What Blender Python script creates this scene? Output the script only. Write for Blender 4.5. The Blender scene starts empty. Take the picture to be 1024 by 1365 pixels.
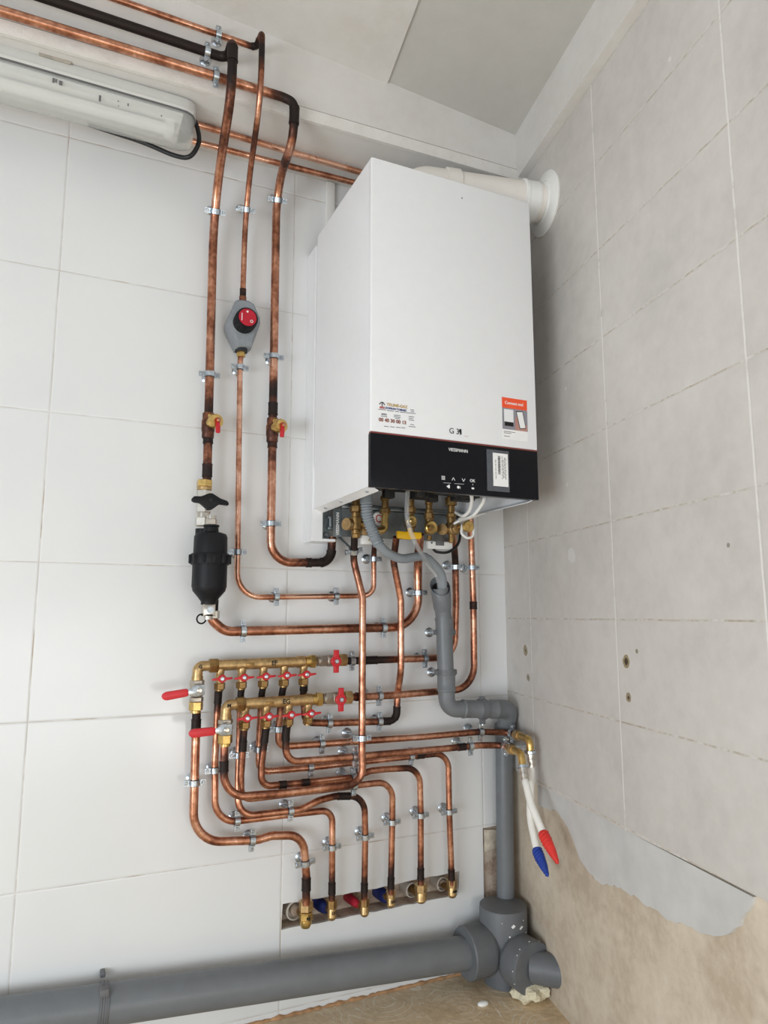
import bpy, bmesh, math, random
from math import sin, cos, pi, radians
from mathutils import Vector, Matrix
random.seed(4)
SC = bpy.context.scene
COL = SC.collection
V = Vector

# ------------------------------------------------------------------ camera geometry (image frame 1024 x 1365)
IW, IH = 1024.0, 1365.0
FPX, YAW, PITCH = 938.63, 0.4287, 0.145
UNIT, AL = 1.65, 0.208
Z0 = 0.885
CAM = V((-0.6814 * UNIT, -UNIT, Z0))
FW = V((sin(YAW) * cos(PITCH), cos(YAW) * cos(PITCH), sin(PITCH)))
RT = V((cos(YAW), -sin(YAW), 0))
UP = RT.cross(FW)
WN = V((cos(AL), -sin(AL), 0))     # into the right wall
WD = V((sin(AL), cos(AL), 0))      # along the right wall, towards the corner
X_, Y_, Z_ = V((1, 0, 0)), V((0, 1, 0)), V((0, 0, 1))

def ray(px, py):
    return FW + RT * ((px - IW / 2) / FPX) + UP * ((IH / 2 - py) / FPX)
def B(px, py, d=0.0):              # point at distance d in front of the back wall
    r = ray(px, py); return CAM + r * ((-d - CAM.y) / r.y)
def W(px, py, d=0.0):              # point at distance d in front of the right wall
    r = ray(px, py); return CAM + r * ((-d - CAM.dot(WN)) / r.dot(WN))
def H(px, py, z):                  # point at height z
    r = ray(px, py); return CAM + r * ((z - CAM.z) / r.z)
def proj(p):
    q = p - CAM; k = q.dot(FW)
    return V((IW / 2 + FPX * q.dot(RT) / k, IH / 2 - FPX * q.dot(UP) / k))
def rw(u, d, z):                   # right wall coordinates: u from the corner towards the room
    p = WD * (-u) - WN * d; return V((p.x, p.y, z))

# ------------------------------------------------------------------ materials
def nodes(name):
    m = bpy.data.materials.new(name); m.use_nodes = True
    nt = m.node_tree; nt.nodes.clear()
    out = nt.nodes.new('ShaderNodeOutputMaterial'); b = nt.nodes.new('ShaderNodeBsdfPrincipled')
    nt.links.new(b.outputs[0], out.inputs[0])
    return m, nt, b
def nd(nt, t, **kw):
    n = nt.nodes.new(t)
    for k, v in kw.items(): setattr(n, k, v)
    return n
def sin_(n, vals):
    for k, v in vals.items(): n.inputs[k].default_value = v
    return n
def lin(h):
    if isinstance(h, str):
        h = [int(h[i:i + 2], 16) / 255 for i in (0, 2, 4)]
    return tuple(c / 12.92 if c <= 0.04045 else ((c + 0.055) / 1.055) ** 2.4 for c in h) + (1,)
def coords(nt, kind='Object', scale=None):
    tc = nd(nt, 'ShaderNodeTexCoord'); o = tc.outputs[kind]
    if scale:
        mp = nd(nt, 'ShaderNodeMapping'); mp.inputs['Scale'].default_value = scale
        nt.links.new(o, mp.inputs[0]); o = mp.outputs[0]
    return o
def noise(nt, vec, scale, detail=3, rough=.55):
    n = nd(nt, 'ShaderNodeTexNoise'); sin_(n, {'Scale': scale, 'Detail': detail, 'Roughness': rough})
    nt.links.new(vec, n.inputs['Vector']); return n.outputs[0]
def ramp(nt, fac, stops):
    r = nd(nt, 'ShaderNodeValToRGB'); e = r.color_ramp.elements
    while len(e) < len(stops): e.new(.5)
    for el, (p, c) in zip(e, stops): el.position = p; el.color = c
    nt.links.new(fac, r.inputs[0]); return r.outputs[0]
def math_(nt, op, a, b=None, c=None, clamp=False):
    n = nd(nt, 'ShaderNodeMath', operation=op); n.use_clamp = clamp
    for i, v in enumerate((a, b, c)):
        if v is None: continue
        if isinstance(v, (int, float)): n.inputs[i].default_value = v
        else: nt.links.new(v, n.inputs[i])
    return n.outputs[0]
def mix(nt, fac, a, b):
    n = nd(nt, 'ShaderNodeMix', data_type='RGBA')
    for i, v in ((0, fac), (6, a), (7, b)):
        if isinstance(v, (int, float)): n.inputs[i].default_value = v
        elif isinstance(v, tuple): n.inputs[i].default_value = v
        else: nt.links.new(v, n.inputs[i])
    return n.outputs[2]
def bump(nt, b, h, dist, strength=1.0):
    n = nd(nt, 'ShaderNodeBump'); sin_(n, {'Strength': strength, 'Distance': dist})
    nt.links.new(h, n.inputs['Height']); nt.links.new(n.outputs[0], b.inputs['Normal'])

def plain(name, col, rough=.5, metal=0.0, var=.06, nscale=40, bmp=0, spec=.5, coat=0):
    m, nt, b = nodes(name); v = coords(nt); n = noise(nt, v, nscale)
    c = lin(col); lo = tuple(x * (1 - var) for x in c[:3]) + (1,); hi = tuple(min(1, x * (1 + var)) for x in c[:3]) + (1,)
    nt.links.new(ramp(nt, n, [(.3, lo), (.7, hi)]), b.inputs['Base Color'])
    sin_(b, {'Roughness': rough, 'Metallic': metal, 'Specular IOR Level': spec, 'Coat Weight': coat})
    if bmp: bump(nt, b, n, bmp)
    return m

def copper_mat(name, base_off=0.0):
    m, nt, b = nodes(name); v = coords(nt)
    at = nd(nt, 'ShaderNodeAttribute'); at.attribute_name = 'burn'
    n1 = noise(nt, v, 15, 3, .55); n2 = noise(nt, v, 120, 3, .6)
    f = math_(nt, 'ADD', math_(nt, 'MULTIPLY', n1, .95), math_(nt, 'MULTIPLY', n2, .26))
    f = math_(nt, 'SUBTRACT', math_(nt, 'MULTIPLY', f, 1.5), .66 - base_off)
    k = math_(nt, 'MULTIPLY', at.outputs['Fac'], math_(nt, 'ADD', math_(nt, 'MULTIPLY', n1, 1.2), .45))
    f = math_(nt, 'ADD', f, k, clamp=True)
    nt.links.new(ramp(nt, f, [(0, lin('efbfa6')), (.2, lin('cf967a')), (.42, lin('a06a53')), (.66, lin('5c3b30')), (1, lin('2a211f'))]), b.inputs['Base Color'])
    nt.links.new(ramp(nt, f, [(0, (.26,) * 3 + (1,)), (.5, (.36,) * 3 + (1,)), (1, (.6,) * 3 + (1,))]), b.inputs['Roughness'])
    nt.links.new(ramp(nt, f, [(.4, (1,) * 3 + (1,)), (1, (.55,) * 3 + (1,))]), b.inputs['Metallic'])
    bump(nt, b, n2, .0003)
    return m

M = {}
M['copper'] = copper_mat('copper')
M['copper_bright'] = copper_mat('copper_bright', -.12)
M['copper_dark'] = copper_mat('copper_dark', .28)
M['copper_black'] = plain('copper_black', '2e2826', .5, .3, .35, 60, .0004)
M['solder'] = copper_mat('copper_soldered', .36)
M['brass'] = plain('brass', 'c0a273', .4, .85, .28, 90, .0003)
M['brass_bright'] = plain('brass_bright', 'd2b06c', .3, .9, .2, 90)
M['brass_aged'] = plain('brass_aged', '9c7c4e', .38, .85, .35, 80, .0003)
M['nickel_aged'] = plain('nickel_aged', 'b9b0a4', .38, .9, .2, 60)
M['nickel'] = plain('nickel', 'cfc9bf', .28, .9, .12, 60)
M['zinc'] = plain('zinc_steel', 'c3ccd4', .3, .95, .25, 120)
M['rubber'] = plain('rubber', '23262a', .6)
M['galvanized'] = plain('galvanized', '8f979a', .42, .75, .22, 30)
M['white_enamel'] = plain('white_enamel', 'edeef0', .28, 0, .01)
M['white_plastic'] = plain('white_plastic', 'efefec', .35, 0, .02)
M['pex'] = plain('white_hose', 'f3f1ea', .4, 0, .02)
M['flue'] = plain('flue_white', 'ece7e0', .4, 0, .02)
M['black_glass'] = plain('black_glass', '0c0e15', .15, 0, .02, 40, 0, .22)
M['black_plastic'] = plain('black_plastic', '101116', .5, 0, .1, 60, .0002, .3)
M['dark_inside'] = plain('dark_inside', '1b1b1c', .6, 0, .3)
M['crimson'] = plain('dial_crimson', 'b5122c', .45, 0, .05)
M['red'] = plain('red_handle', 'c41d29', .38, 0, .06)
M['red_grip'] = plain('red_grip', 'cf2b34', .42, 0, .06, 60)
M['yellow'] = plain('yellow_handle', 'f4be0a', .4, 0, .05)
M['grey_pvc'] = plain('grey_pvc', '6f7377', .42, 0, .06, 25)
M['grey_pvc_old'] = plain('grey_pvc_old', '66696d', .5, 0, .1, 25)
M['mouth_shade'] = plain('drain_mouth_shade', '0d0d0e', .6)  # near-black colour painting the shade inside the grey drain mouth
M['grey_hose'] = plain('grey_hose', '8b9298', .42, 0, .05)
M['grey_shell'] = plain('grey_insulation', '8b9095', .7, 0, .06, 120, .0006)
M['blue_cap'] = plain('blue_cap', '1d3f9e', .5, 0, .15)
M['blue_film'] = plain('blue_film', '1c2d6d', .45, 0, .2)
M['red_film'] = plain('red_film', 'b02438', .45, 0, .2)
M['red_net'] = plain('red_net', 'e0352f', .45, 0, .1)
M['black'] = plain('ink_black', '101010', .6)
M['cable_black'] = plain('cable_black', '141517', .45)
M['orange'] = plain('label_orange', 'f4582f', .4, 0, .02)
M['paper'] = plain('paper', 'f4f4f2', .5, 0, .02)
M['paper_grey'] = plain('paper_grey', '8f8d96', .5, 0, .1)
M['paper_skin'] = plain('paper_skin', 'b98a80', .5, 0, .1)
M['ink_grey'] = plain('ink_grey', '6a6a6c', .6)
M['ink_blue'] = plain('ink_blue', '3c4a86', .6)
M['ink_green'] = plain('ink_green', '6f8a78', .6)
M['ink_brown'] = plain('ink_brown', '8b4f3e', .6)
M['ink_gold'] = plain('ink_gold', 'c2a257', .6)
M['ink_red'] = plain('ink_red', 'b73b3b', .6)
M['ink_white'] = plain('ink_white', 'f0f0f0', .5)
M['trim_red'] = plain('trim_red', '7d3a33', .4)
M['ring_pale'] = plain('pale_plastic', 'cfc8bd', .55, 0, .1)
M['ring_dirty'] = plain('dirty_pipe_end', 'a08d7c', .7, 0, .35, 120, .0008)
M['foam'] = plain('foam', 'e2d9bd', .9, 0, .12, 120, .004)
M['lamp_base'] = plain('lamp_housing', 'd9dad6', .45, 0, .02)
M['lamp_plate'] = plain('lamp_plate', 'e6e7e4', .5, 0, .02)
M['tube'] = plain('lamp_tube', 'f1f1ee', .3, 0, .01)
M['adhesive'] = plain('tile_adhesive', 'c9c8c6', .85, 0, .08, 14, .001)
M['mortar'] = plain('mortar_bead', 'b98f68', .9, 0, .3, 60, .002)
M['cement'] = plain('cement_chip', 'c9bfae', .9, 0, .2, 60, .002)

def glassy(name, col, rough, alpha):
    m, nt, b = nodes(name); n = noise(nt, coords(nt), 30)
    nt.links.new(ramp(nt, n, [(.3, lin(col)), (.7, tuple(c * .96 for c in lin(col)[:3]) + (1,))]), b.inputs['Base Color'])
    sin_(b, {'Roughness': rough, 'Transmission Weight': 0.0, 'Alpha': alpha, 'IOR': 1.45})
    return m
M['diffuser'] = glassy('clear_diffuser', 'dfe1dd', .18, .42)
M['clear_tube'] = glassy('clear_tube', 'd8dcde', .10, .26)
M['pouch'] = glassy('clear_pouch', '8b8f96', .15, .28)

# --- wall, floor and ceiling materials -------------------------------------------------------
def grid_line(nt, val, origin, step, half):
    """1 on a joint of a regular grid, else 0"""
    t = math_(nt, 'ADD', val, -origin + step / 2)
    t = math_(nt, 'FLOORED_MODULO', t, step)
    t = math_(nt, 'ABSOLUTE', math_(nt, 'SUBTRACT', t, step / 2))
    return math_(nt, 'LESS_THAN', t, half), t

def back_tile():
    m, nt, b = nodes('white_wall_tile'); pos = nd(nt, 'ShaderNodeNewGeometry').outputs['Position']
    s = nd(nt, 'ShaderNodeSeparateXYZ'); nt.links.new(pos, s.inputs[0])
    gx, tx = grid_line(nt, s.outputs[0], -0.0849, .5420, .0011)
    gz, tz = grid_line(nt, s.outputs[2], Z0 + 0.10989, .3266, .0011)
    g = math_(nt, 'MAXIMUM', gx, gz)
    n = noise(nt, pos, 3, 3); n2 = noise(nt, pos, 9, 3)
    base = ramp(nt, n, [(.3, lin('e1e3e4')), (.7, lin('e6e7e7'))])
    gcol = ramp(nt, n2, [(.4, lin('cbc7c2')), (.55, lin('dcdad7')), (.66, lin('b9aa9a'))])
    nt.links.new(mix(nt, g, base, gcol), b.inputs['Base Color'])
    nt.links.new(ramp(nt, g, [(0, (.2,) * 3 + (1,)), (1, (.8,) * 3 + (1,))]), b.inputs['Roughness'])
    t = math_(nt, 'MINIMUM', tx, tz)
    hgt = math_(nt, 'MULTIPLY', math_(nt, 'MINIMUM', t, .0035), 1 / .0035)
    hgt = math_(nt, 'ADD', hgt, math_(nt, 'MULTIPLY', noise(nt, pos, 5, 2), .9))
    bump(nt, b, hgt, .0011, .7)
    b.inputs['Specular IOR Level'].default_value = .45
    return m
M['back_tile'] = back_tile()

def right_tile():
    m, nt, b = nodes('grey_wall_tile'); pos = nd(nt, 'ShaderNodeNewGeometry').outputs['Position']
    dot = nd(nt, 'ShaderNodeVectorMath', operation='DOT_PRODUCT'); dot.inputs[1].default_value = tuple(-WD)
    nt.links.new(pos, dot.inputs[0]); u = dot.outputs['Value']
    s = nd(nt, 'ShaderNodeSeparateXYZ'); nt.links.new(pos, s.inputs[0])
    wob = math_(nt, 'MULTIPLY', math_(nt, 'SUBTRACT', noise(nt, pos, 22, 3), .5), .003)
    gx, tx = grid_line(nt, math_(nt, 'ADD', u, wob), 0.1628, .4035, .0019)
    gz, tz = grid_line(nt, math_(nt, 'ADD', s.outputs[2], wob), Z0 - .0092, .1963, .0017)
    n = noise(nt, pos, 5, 4, .6); n2 = noise(nt, pos, 28, 5, .65); n3 = noise(nt, pos, 90, 2)
    base = ramp(nt, math_(nt, 'ADD', math_(nt, 'MULTIPLY', n, .6), math_(nt, 'MULTIPLY', n2, .4)),
                [(.34, lin('c5c1bc')), (.5, lin('cfcac5')), (.66, lin('d6d2cd'))])
    cz = ramp(nt, math_(nt, 'ADD', math_(nt, 'MULTIPLY', n2, .7), math_(nt, 'MULTIPLY', n3, .3)), [(.42, lin('d6d2cd')), (.55, lin('bbb2a6')), (.68, lin('a0968a'))])
    cx_ = ramp(nt, n2, [(.3, lin('c4beb6')), (.45, lin('e4e1dd'))])
    c = mix(nt, gz, base, cz); c = mix(nt, gx, c, cx_)
    # drill holes, chips and paint spots of the real wall
    def spot(px, py, r, col, cin):
        nonlocal c
        d = nd(nt, 'ShaderNodeVectorMath', operation='DISTANCE'); d.inputs[1].default_value = tuple(W(px, py))
        nt.links.new(pos, d.inputs[0])
        dd = math_(nt, 'ADD', d.outputs['Value'], math_(nt, 'MULTIPLY', math_(nt, 'SUBTRACT', n2, .5), r * 1.6))
        c = mix(nt, math_(nt, 'LESS_THAN', dd, r), c, lin(col))
        if cin: c = mix(nt, math_(nt, 'LESS_THAN', dd, r * .45), c, lin(cin))
    for a in ((835, 882, .011, '9a8a6c', '4a3d2b'), (838, 930, .009, '978870', '4a3d2b'), (701, 867, .014, '9a8d74', '6a5c44'), (704, 903, .010, 'a09684', '7b7160'),
              (762, 741, .016, 'd9d7d4', None), (756, 646, .005, 'dddbd8', None), (893, 79, .005, 'e2dfdc', None), (754, 518, .004, 'dfdcd8', None), (849, 868, .004, '8e8573', None), (971, 727, .004, '958d84', None)):
        spot(*a)
    nt.links.new(c, b.inputs['Base Color'])
    b.inputs['Roughness'].default_value = .5
    hz = math_(nt, 'MULTIPLY', math_(nt, 'MINIMUM', math_(nt, 'MINIMUM', tx, tz), .004), 250)
    bump(nt, b, math_(nt, 'ADD', hz, math_(nt, 'MULTIPLY', n2, .35)), .0008, .6)
    return m
M['right_tile'] = right_tile()

def plaster(name, a, bcol, c, sc=7, bd=.004):
    m, nt, b = nodes(name); pos = nd(nt, 'ShaderNodeNewGeometry').outputs['Position']
    n = noise(nt, pos, sc, 5, .6); n2 = noise(nt, pos, sc * 7, 4, .6)
    f = math_(nt, 'ADD', math_(nt, 'MULTIPLY', n, .7), math_(nt, 'MULTIPLY', n2, .3))
    nt.links.new(ramp(nt, f, [(.36, lin(a)), (.5, lin(bcol)), (.64, lin(c))]), b.inputs['Base Color'])
    b.inputs['Roughness'].default_value = .92
    bump(nt, b, f, bd)
    return m
M['plaster'] = plaster('bare_plaster', 'bcac98', 'd0c3b0', 'dacebc')
M['chase'] = plaster('chased_wall', '8c7767', 'b9a594', 'cfc3b4', 16, .006)
M['paint'] = plaster('painted_concrete', 'd7d3ce', 'dcd9d5', 'dfddd9', 5, .002)
M['paint_grey'] = plaster('painted_ceiling_panel', 'c0beb9', 'c5c3be', 'c9c7c3', 4, .002)
M['paint_lip'] = plaster('painted_trim', 'dbd7d1', 'e2dfda', 'e7e4e0', 14, .004)

def floor_mat():
    m, nt, b = nodes('old_patterned_floor'); pos = nd(nt, 'ShaderNodeNewGeometry').outputs['Position']
    vo = nd(nt, 'ShaderNodeTexVoronoi'); sin_(vo, {'Scale': 9.0}); nt.links.new(pos, vo.inputs['Vector'])
    n = noise(nt, pos, 9, 5, .6); n2 = noise(nt, pos, 60, 4)
    d = math_(nt, 'ADD', vo.outputs['Distance'], math_(nt, 'MULTIPLY', n, .18))
    r = math_(nt, 'SINE', math_(nt, 'MULTIPLY', d, 44))
    ring = math_(nt, 'GREATER_THAN', r, .93)
    base = ramp(nt, math_(nt, 'ADD', math_(nt, 'MULTIPLY', n, .6), math_(nt, 'MULTIPLY', n2, .4)), [(.36, lin('cdb592')), (.5, lin('dec7a5')), (.64, lin('e8d5b6'))])
    nt.links.new(mix(nt, math_(nt, 'MULTIPLY', ring, math_(nt, 'GREATER_THAN', n, .47)), base, lin('f0e6d2')), b.inputs['Base Color'])
    b.inputs['Roughness'].default_value = .55
    bump(nt, b, math_(nt, 'ADD', math_(nt, 'MULTIPLY', ring, .5), math_(nt, 'MULTIPLY', n2, 2)), .0012)
    return m
M['floor'] = floor_mat()

# ------------------------------------------------------------------ mesh builder
def frame(axis, up=None):
    a = V(axis).normalized()
    if up is None: up = Z_ if abs(a.z) < .9 else V((0, -1, 0))
    x = V(up) - a * V(up).dot(a)
    if x.length < 1e-6: x = a.orthogonal()
    x.normalize(); y = a.cross(x)
    return x, y, a

class MB:
    def __init__(s): s.v = []; s.f = []; s.burn = {}; s.mi = []; s.cur = 0
    def add(s, vs, fs):
        o = len(s.v); s.v += [V(p) for p in vs]
        for f in fs: s.f.append([o + i for i in f]); s.mi.append(s.cur)
        return s
    def box(s, lo, hi, bev=0.0, seg=2, mat=None):
        lo, hi = V(lo), V(hi); c = (lo + hi) / 2; e = hi - lo
        bm = bmesh.new(); bmesh.ops.create_cube(bm, size=1)
        for v in bm.verts: v.co = V((v.co.x * e.x, v.co.y * e.y, v.co.z * e.z))
        if bev: bmesh.ops.bevel(bm, geom=list(bm.edges), offset=min(bev, min(e) * .45), segments=seg, affect='EDGES', profile=.5)
        bm.verts.index_update()
        vs = [(mat @ v.co if mat else v.co + c) for v in bm.verts]
        fs = [[v.index for v in f.verts] for f in bm.faces]; bm.free()
        return s.add(vs, fs)
    def lathe(s, prof, org, axis, seg=24, up=None, cap=True):
        """prof = [(radius, height along axis)]"""
        x, y, a = frame(axis, up); org = V(org); vs = []; fs = []
        for r, h in prof:
            for k in range(seg):
                t = 2 * pi * k / seg + (pi / seg if seg == 6 else 0)
                vs.append(org + a * h + (x * cos(t) + y * sin(t)) * r)
        n = len(prof)
        for i in range(n - 1):
            for k in range(seg):
                k2 = (k + 1) % seg
                fs.append([i * seg + k, i * seg + k2, (i + 1) * seg + k2, (i + 1) * seg + k])
        if cap:
            fs.append(list(range(seg))[::-1]); fs.append([(n - 1) * seg + k for k in range(seg)])
        return s.add(vs, fs)
    def cyl(s, p0, p1, r, r2=None, seg=24, ch=0.0):
        p0, p1 = V(p0), V(p1); L = (p1 - p0).length; r2 = r if r2 is None else r2
        pr = [(r, 0), (r2, L)] if not ch else [(r - ch, 0), (r, ch), (r2, L - ch), (r2 - ch, L)]
        return s.lathe(pr, p0, p1 - p0, seg)
    def hexa(s, p0, p1, r, up=None):
        p0, p1 = V(p0), V(p1); L = (p1 - p0).length; c = r * .1
        return s.lathe([(r - c, 0), (r, c), (r, L - c), (r - c, L)], p0, p1 - p0, 6, up)
    def tube(s, path, r, seg=16, cap=True, rfun=None, burn=None):
        P = [V(p) for p in path]; n = len(P); o0 = len(s.v)
        T = [(P[min(i + 1, n - 1)] - P[max(i - 1, 0)]).normalized() for i in range(n)]
        x = T[0].orthogonal().normalized(); vs = []
        for i in range(n):
            x = (x - T[i] * x.dot(T[i])).normalized(); y = T[i].cross(x)
            rr = rfun(i / (n - 1)) if rfun else r
            for k in range(seg):
                t = 2 * pi * k / seg; vs.append(P[i] + (x * cos(t) + y * sin(t)) * rr)
        fs = []
        for i in range(n - 1):
            for k in range(seg):
                k2 = (k + 1) % seg; fs.append([i * seg + k, i * seg + k2, (i + 1) * seg + k2, (i + 1) * seg + k])
        if cap: fs.append(list(range(seg))[::-1]); fs.append([(n - 1) * seg + k for k in range(seg)])
        s.add(vs, fs)
        if burn:
            for i in range(n):
                for k in range(seg): s.burn[o0 + i * seg + k] = burn[i]
        return s
    def torus(s, c, axis, R, r, seg=28, rs=10, arc=(0, 2 * pi), up=None):
        x, y, a = frame(axis, up); c = V(c)
        full = abs(arc[1] - arc[0] - 2 * pi) < 1e-6
        n = seg if full else seg + 1
        pts = [c + (x * cos(arc[0] + (arc[1] - arc[0]) * i / seg) + y * sin(arc[0] + (arc[1] - arc[0]) * i / seg)) * R for i in range(n)]
        if full:
            vs = []; fs = []
            for i, p in enumerate(pts):
                o = (p - c).normalized()
                for k in range(rs):
                    t = 2 * pi * k / rs; vs.append(p + (o * cos(t) + a * sin(t)) * r)
            for i in range(n):
                for k in range(rs):
                    i2 = (i + 1) % n; k2 = (k + 1) % rs
                    fs.append([i * rs + k, i2 * rs + k, i2 * rs + k2, i * rs + k2])
            return s.add(vs, fs)
        return s.tube(pts, r, rs)
    def prism(s, poly, ext, bev=0.0):
        """polygon (list of points) extruded by vector ext"""
        bm = bmesh.new(); vs = [bm.verts.new(p) for p in poly]
        f = bm.faces.new(vs)
        r = bmesh.ops.extrude_face_region(bm, geom=[f])
        nv = [g for g in r['geom'] if isinstance(g, bmesh.types.BMVert)]
        bmesh.ops.translate(bm, verts=nv, vec=V(ext))
        bmesh.ops.recalc_face_normals(bm, faces=bm.faces)
        if bev: bmesh.ops.bevel(bm, geom=list(bm.edges), offset=bev, segments=2, affect='EDGES', profile=.5)
        bm.verts.index_update()
        o = [v.co.copy() for v in bm.verts]; fs = [[v.index for v in f.verts] for f in bm.faces]; bm.free()
        return s.add(o, fs)
    def sphere(s, c, r, seg=16, rings=10, scale=(1, 1, 1)):
        vs = []; fs = []; c = V(c)
        for i in range(rings + 1):
            th = pi * i / rings
            for k in range(seg):
                t = 2 * pi * k / seg
                vs.append(c + V((sin(th) * cos(t) * r * scale[0], sin(th) * sin(t) * r * scale[1], cos(th) * r * scale[2])))
        for i in range(rings):
            for k in range(seg):
                k2 = (k + 1) % seg; fs.append([i * seg + k, i * seg + k2, (i + 1) * seg + k2, (i + 1) * seg + k])
        return s.add(vs, fs)
    def quad(s, a, b, c, d): return s.add([a, b, c, d], [[0, 1, 2, 3]])
    def build(s, name, mat, parent=None, smooth=True, angle=38):
        off = wloc(parent) if parent else V((0, 0, 0))
        me = bpy.data.meshes.new(name)
        me.from_pydata([tuple(v - off) for v in s.v], [], s.f)
        mats = mat if isinstance(mat, (list, tuple)) else [mat]
        for m in mats: me.materials.append(M[m])
        bm = bmesh.new(); bm.from_mesh(me)
        bmesh.ops.remove_doubles(bm, verts=bm.verts, dist=1e-6) if not s.burn else None
        bmesh.ops.recalc_face_normals(bm, faces=bm.faces); bm.to_mesh(me); bm.free()
        if len(mats) > 1:
            for p, i in zip(me.polygons, s.mi): p.material_index = i
        if s.burn:
            a = me.attributes.new('burn', 'FLOAT', 'POINT')
            for i in range(len(me.vertices)): a.data[i].value = s.burn.get(i, 0)
        if smooth:
            me.shade_smooth(); me.set_sharp_from_angle(angle=radians(angle))
        o = bpy.data.objects.new(name, me); COL.objects.link(o)
        if parent: o.parent = parent
        return o

def wloc(o):
    p = V((0, 0, 0))
    while o: p += o.location; o = o.parent
    return p
def tag(o, label, cat, group=None):
    o['label'] = label; o['category'] = cat
    if group: o['group'] = group
    return o
def thing(name, loc, label, cat, group=None):
    o = bpy.data.objects.new(name, None); COL.objects.link(o)
    o.location = loc; o.empty_display_size = .02
    return tag(o, label, cat, group)
def struct(o): o['kind'] = 'structure'; return o
def clone(root, loc, label, group=None, rot=None):
    r = root.copy(); COL.objects.link(r); r.location = loc; r['label'] = label
    if rot is not None: r.rotation_euler = rot
    if group: r['group'] = group
    for ch in list(root.children):
        c = ch.copy(); COL.objects.link(c); c.parent = r
        for g in list(ch.children):
            q = g.copy(); COL.objects.link(q); q.parent = c
    return r
def text(name, body, p, size, mat, parent, right=X_, up=Z_, ext=.0002, align='CENTER', sx=1.0, bold=0.0):
    cu = bpy.data.curves.new(name, 'FONT'); cu.body = body; cu.size = size; cu.extrude = ext; cu.offset = bold
    cu.align_x = align; cu.align_y = 'CENTER'
    t = bpy.data.objects.new(name + '_src', cu); COL.objects.link(t)
    bpy.context.view_layer.update()
    me = bpy.data.meshes.new_from_object(t.evaluated_get(bpy.context.evaluated_depsgraph_get()))
    bpy.data.objects.remove(t)
    right = V(right).normalized(); up = V(up).normalized(); nn = right.cross(up)
    off = wloc(parent) if parent else V((0, 0, 0)); p = V(p)
    for v in me.vertices: v.co = p + right * v.co.x * sx + up * v.co.y + nn * v.co.z - off
    me.materials.clear(); me.materials.append(M[mat]); me.name = name
    o = bpy.data.objects.new(name, me); COL.objects.link(o); o.parent = parent
    return o

# ------------------------------------------------------------------ pipes
def fillet(pts, seg=10):
    """pts: [(Vector, radius)] -> dense polyline with rounded corners"""
    P = [p for p, r in pts]; out = [P[0]]
    for i in range(1, len(P) - 1):
        a, b, c = P[i - 1], P[i], P[i + 1]; R = pts[i][1]
        u = (a - b); w = (c - b); lu, lw = u.length, w.length; u.normalize(); w.normalize()
        ang = u.angle(w)
        if ang > pi - .02: out.append(b); continue
        t = R / math.tan(ang / 2); t = min(t, lu * .48, lw * .48); R2 = t * math.tan(ang / 2)
        cen = b + (u + w).normalized() * (R2 / sin(ang / 2))
        p0 = b + u * t; p1 = b + w * t; n = max(4, int(seg * (pi - ang) / (pi / 2)) + 2)
        v0 = (p0 - cen).normalized(); v1 = (p1 - cen).normalized(); tot = v0.angle(v1)
        for k in range(n + 1):
            f = k / n
            out.append(cen + (v0 * (sin((1 - f) * tot) / sin(tot)) + v1 * (sin(f * tot) / sin(tot))) * R2)
    out.append(P[-1])
    # resample so that surface attributes vary smoothly
    res = [out[0]]
    for a, b in zip(out, out[1:]):
        L = (b - a).length
        if L < 1e-6: continue
        k = max(1, int(L / .012))
        for j in range(1, k + 1): res.append(a.lerp(b, j / k))
    return res
PIPES = {}
def pipe(key, label, pts, r, group=None, mat='copper', burns=(), coups=(), cm='solder', elbows=(), cat='pipe', name='copper_pipe', tone=0.0):
    """pts items: (px,py,d[,R]) or (Vector[,R]).  burns: (px,py,metres,strength). coups: (px,py,length)"""
    Q = []
    for p in pts:
        if isinstance(p[0], Vector): Q.append((p[0], p[1] if len(p) > 1 else .05))
        else: Q.append((B(*p[:3]), p[3] if len(p) > 3 else .05))
    path = fillet(Q); pix = [proj(p) for p in path]
    cum = [0]
    for a, b in zip(path, path[1:]): cum.append(cum[-1] + (b - a).length)
    def near(px, py): return min(range(len(path)), key=lambda i: (pix[i] - V((px, py))).length)
    bl = [tone] * len(path)
    for (px, py, m_, s_) in list(burns) + [(c[0], c[1], c[2] * .9 + .012, .45) for c in coups]:
        i0 = near(px, py)
        for i in range(len(path)):
            bl[i] = max(bl[i], (s_ if s_ > 1 else s_ * .78) * math.exp(-((cum[i] - cum[i0]) / m_) ** 2 * 1.5))
    root = thing(name, path[0].copy(), label, cat, group)
    MB().tube(path, r, 18, burn=bl).build('tube', mat, root)
    def sub(i0, half):
        s0 = cum[i0] - half; s1 = cum[i0] + half
        def at(s):
            s = min(max(s, 0), cum[-1] - 1e-6)
            for i in range(len(cum) - 1):
                if cum[i] <= s <= cum[i + 1] and cum[i + 1] > cum[i]:
                    return path[i].lerp(path[i + 1], (s - cum[i]) / (cum[i + 1] - cum[i]))
            return path[-1]
        n = max(4, int(half * 2 / .004)); return [at(s0 + (s1 - s0) * k / n) for k in range(n + 1)]
    for c in coups:
        half = c[2] / 2; nm = c[3] if len(c) > 3 else 'coupling'
        q = sub(near(c[0], c[1]), half); e = r * .16
        n = len(q) - 1
        prof = lambda f: r + e * (1.15 if (f < .12 or f > .88) else .8)
        m = MB().tube(q, r, 18, rfun=prof, burn=[.45] * len(q)); m.build(nm, c[4] if len(c) > 4 else cm, root)
    PIPES[key] = dict(path=path, pix=pix, cum=cum, r=r, root=root)
    return root

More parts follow.
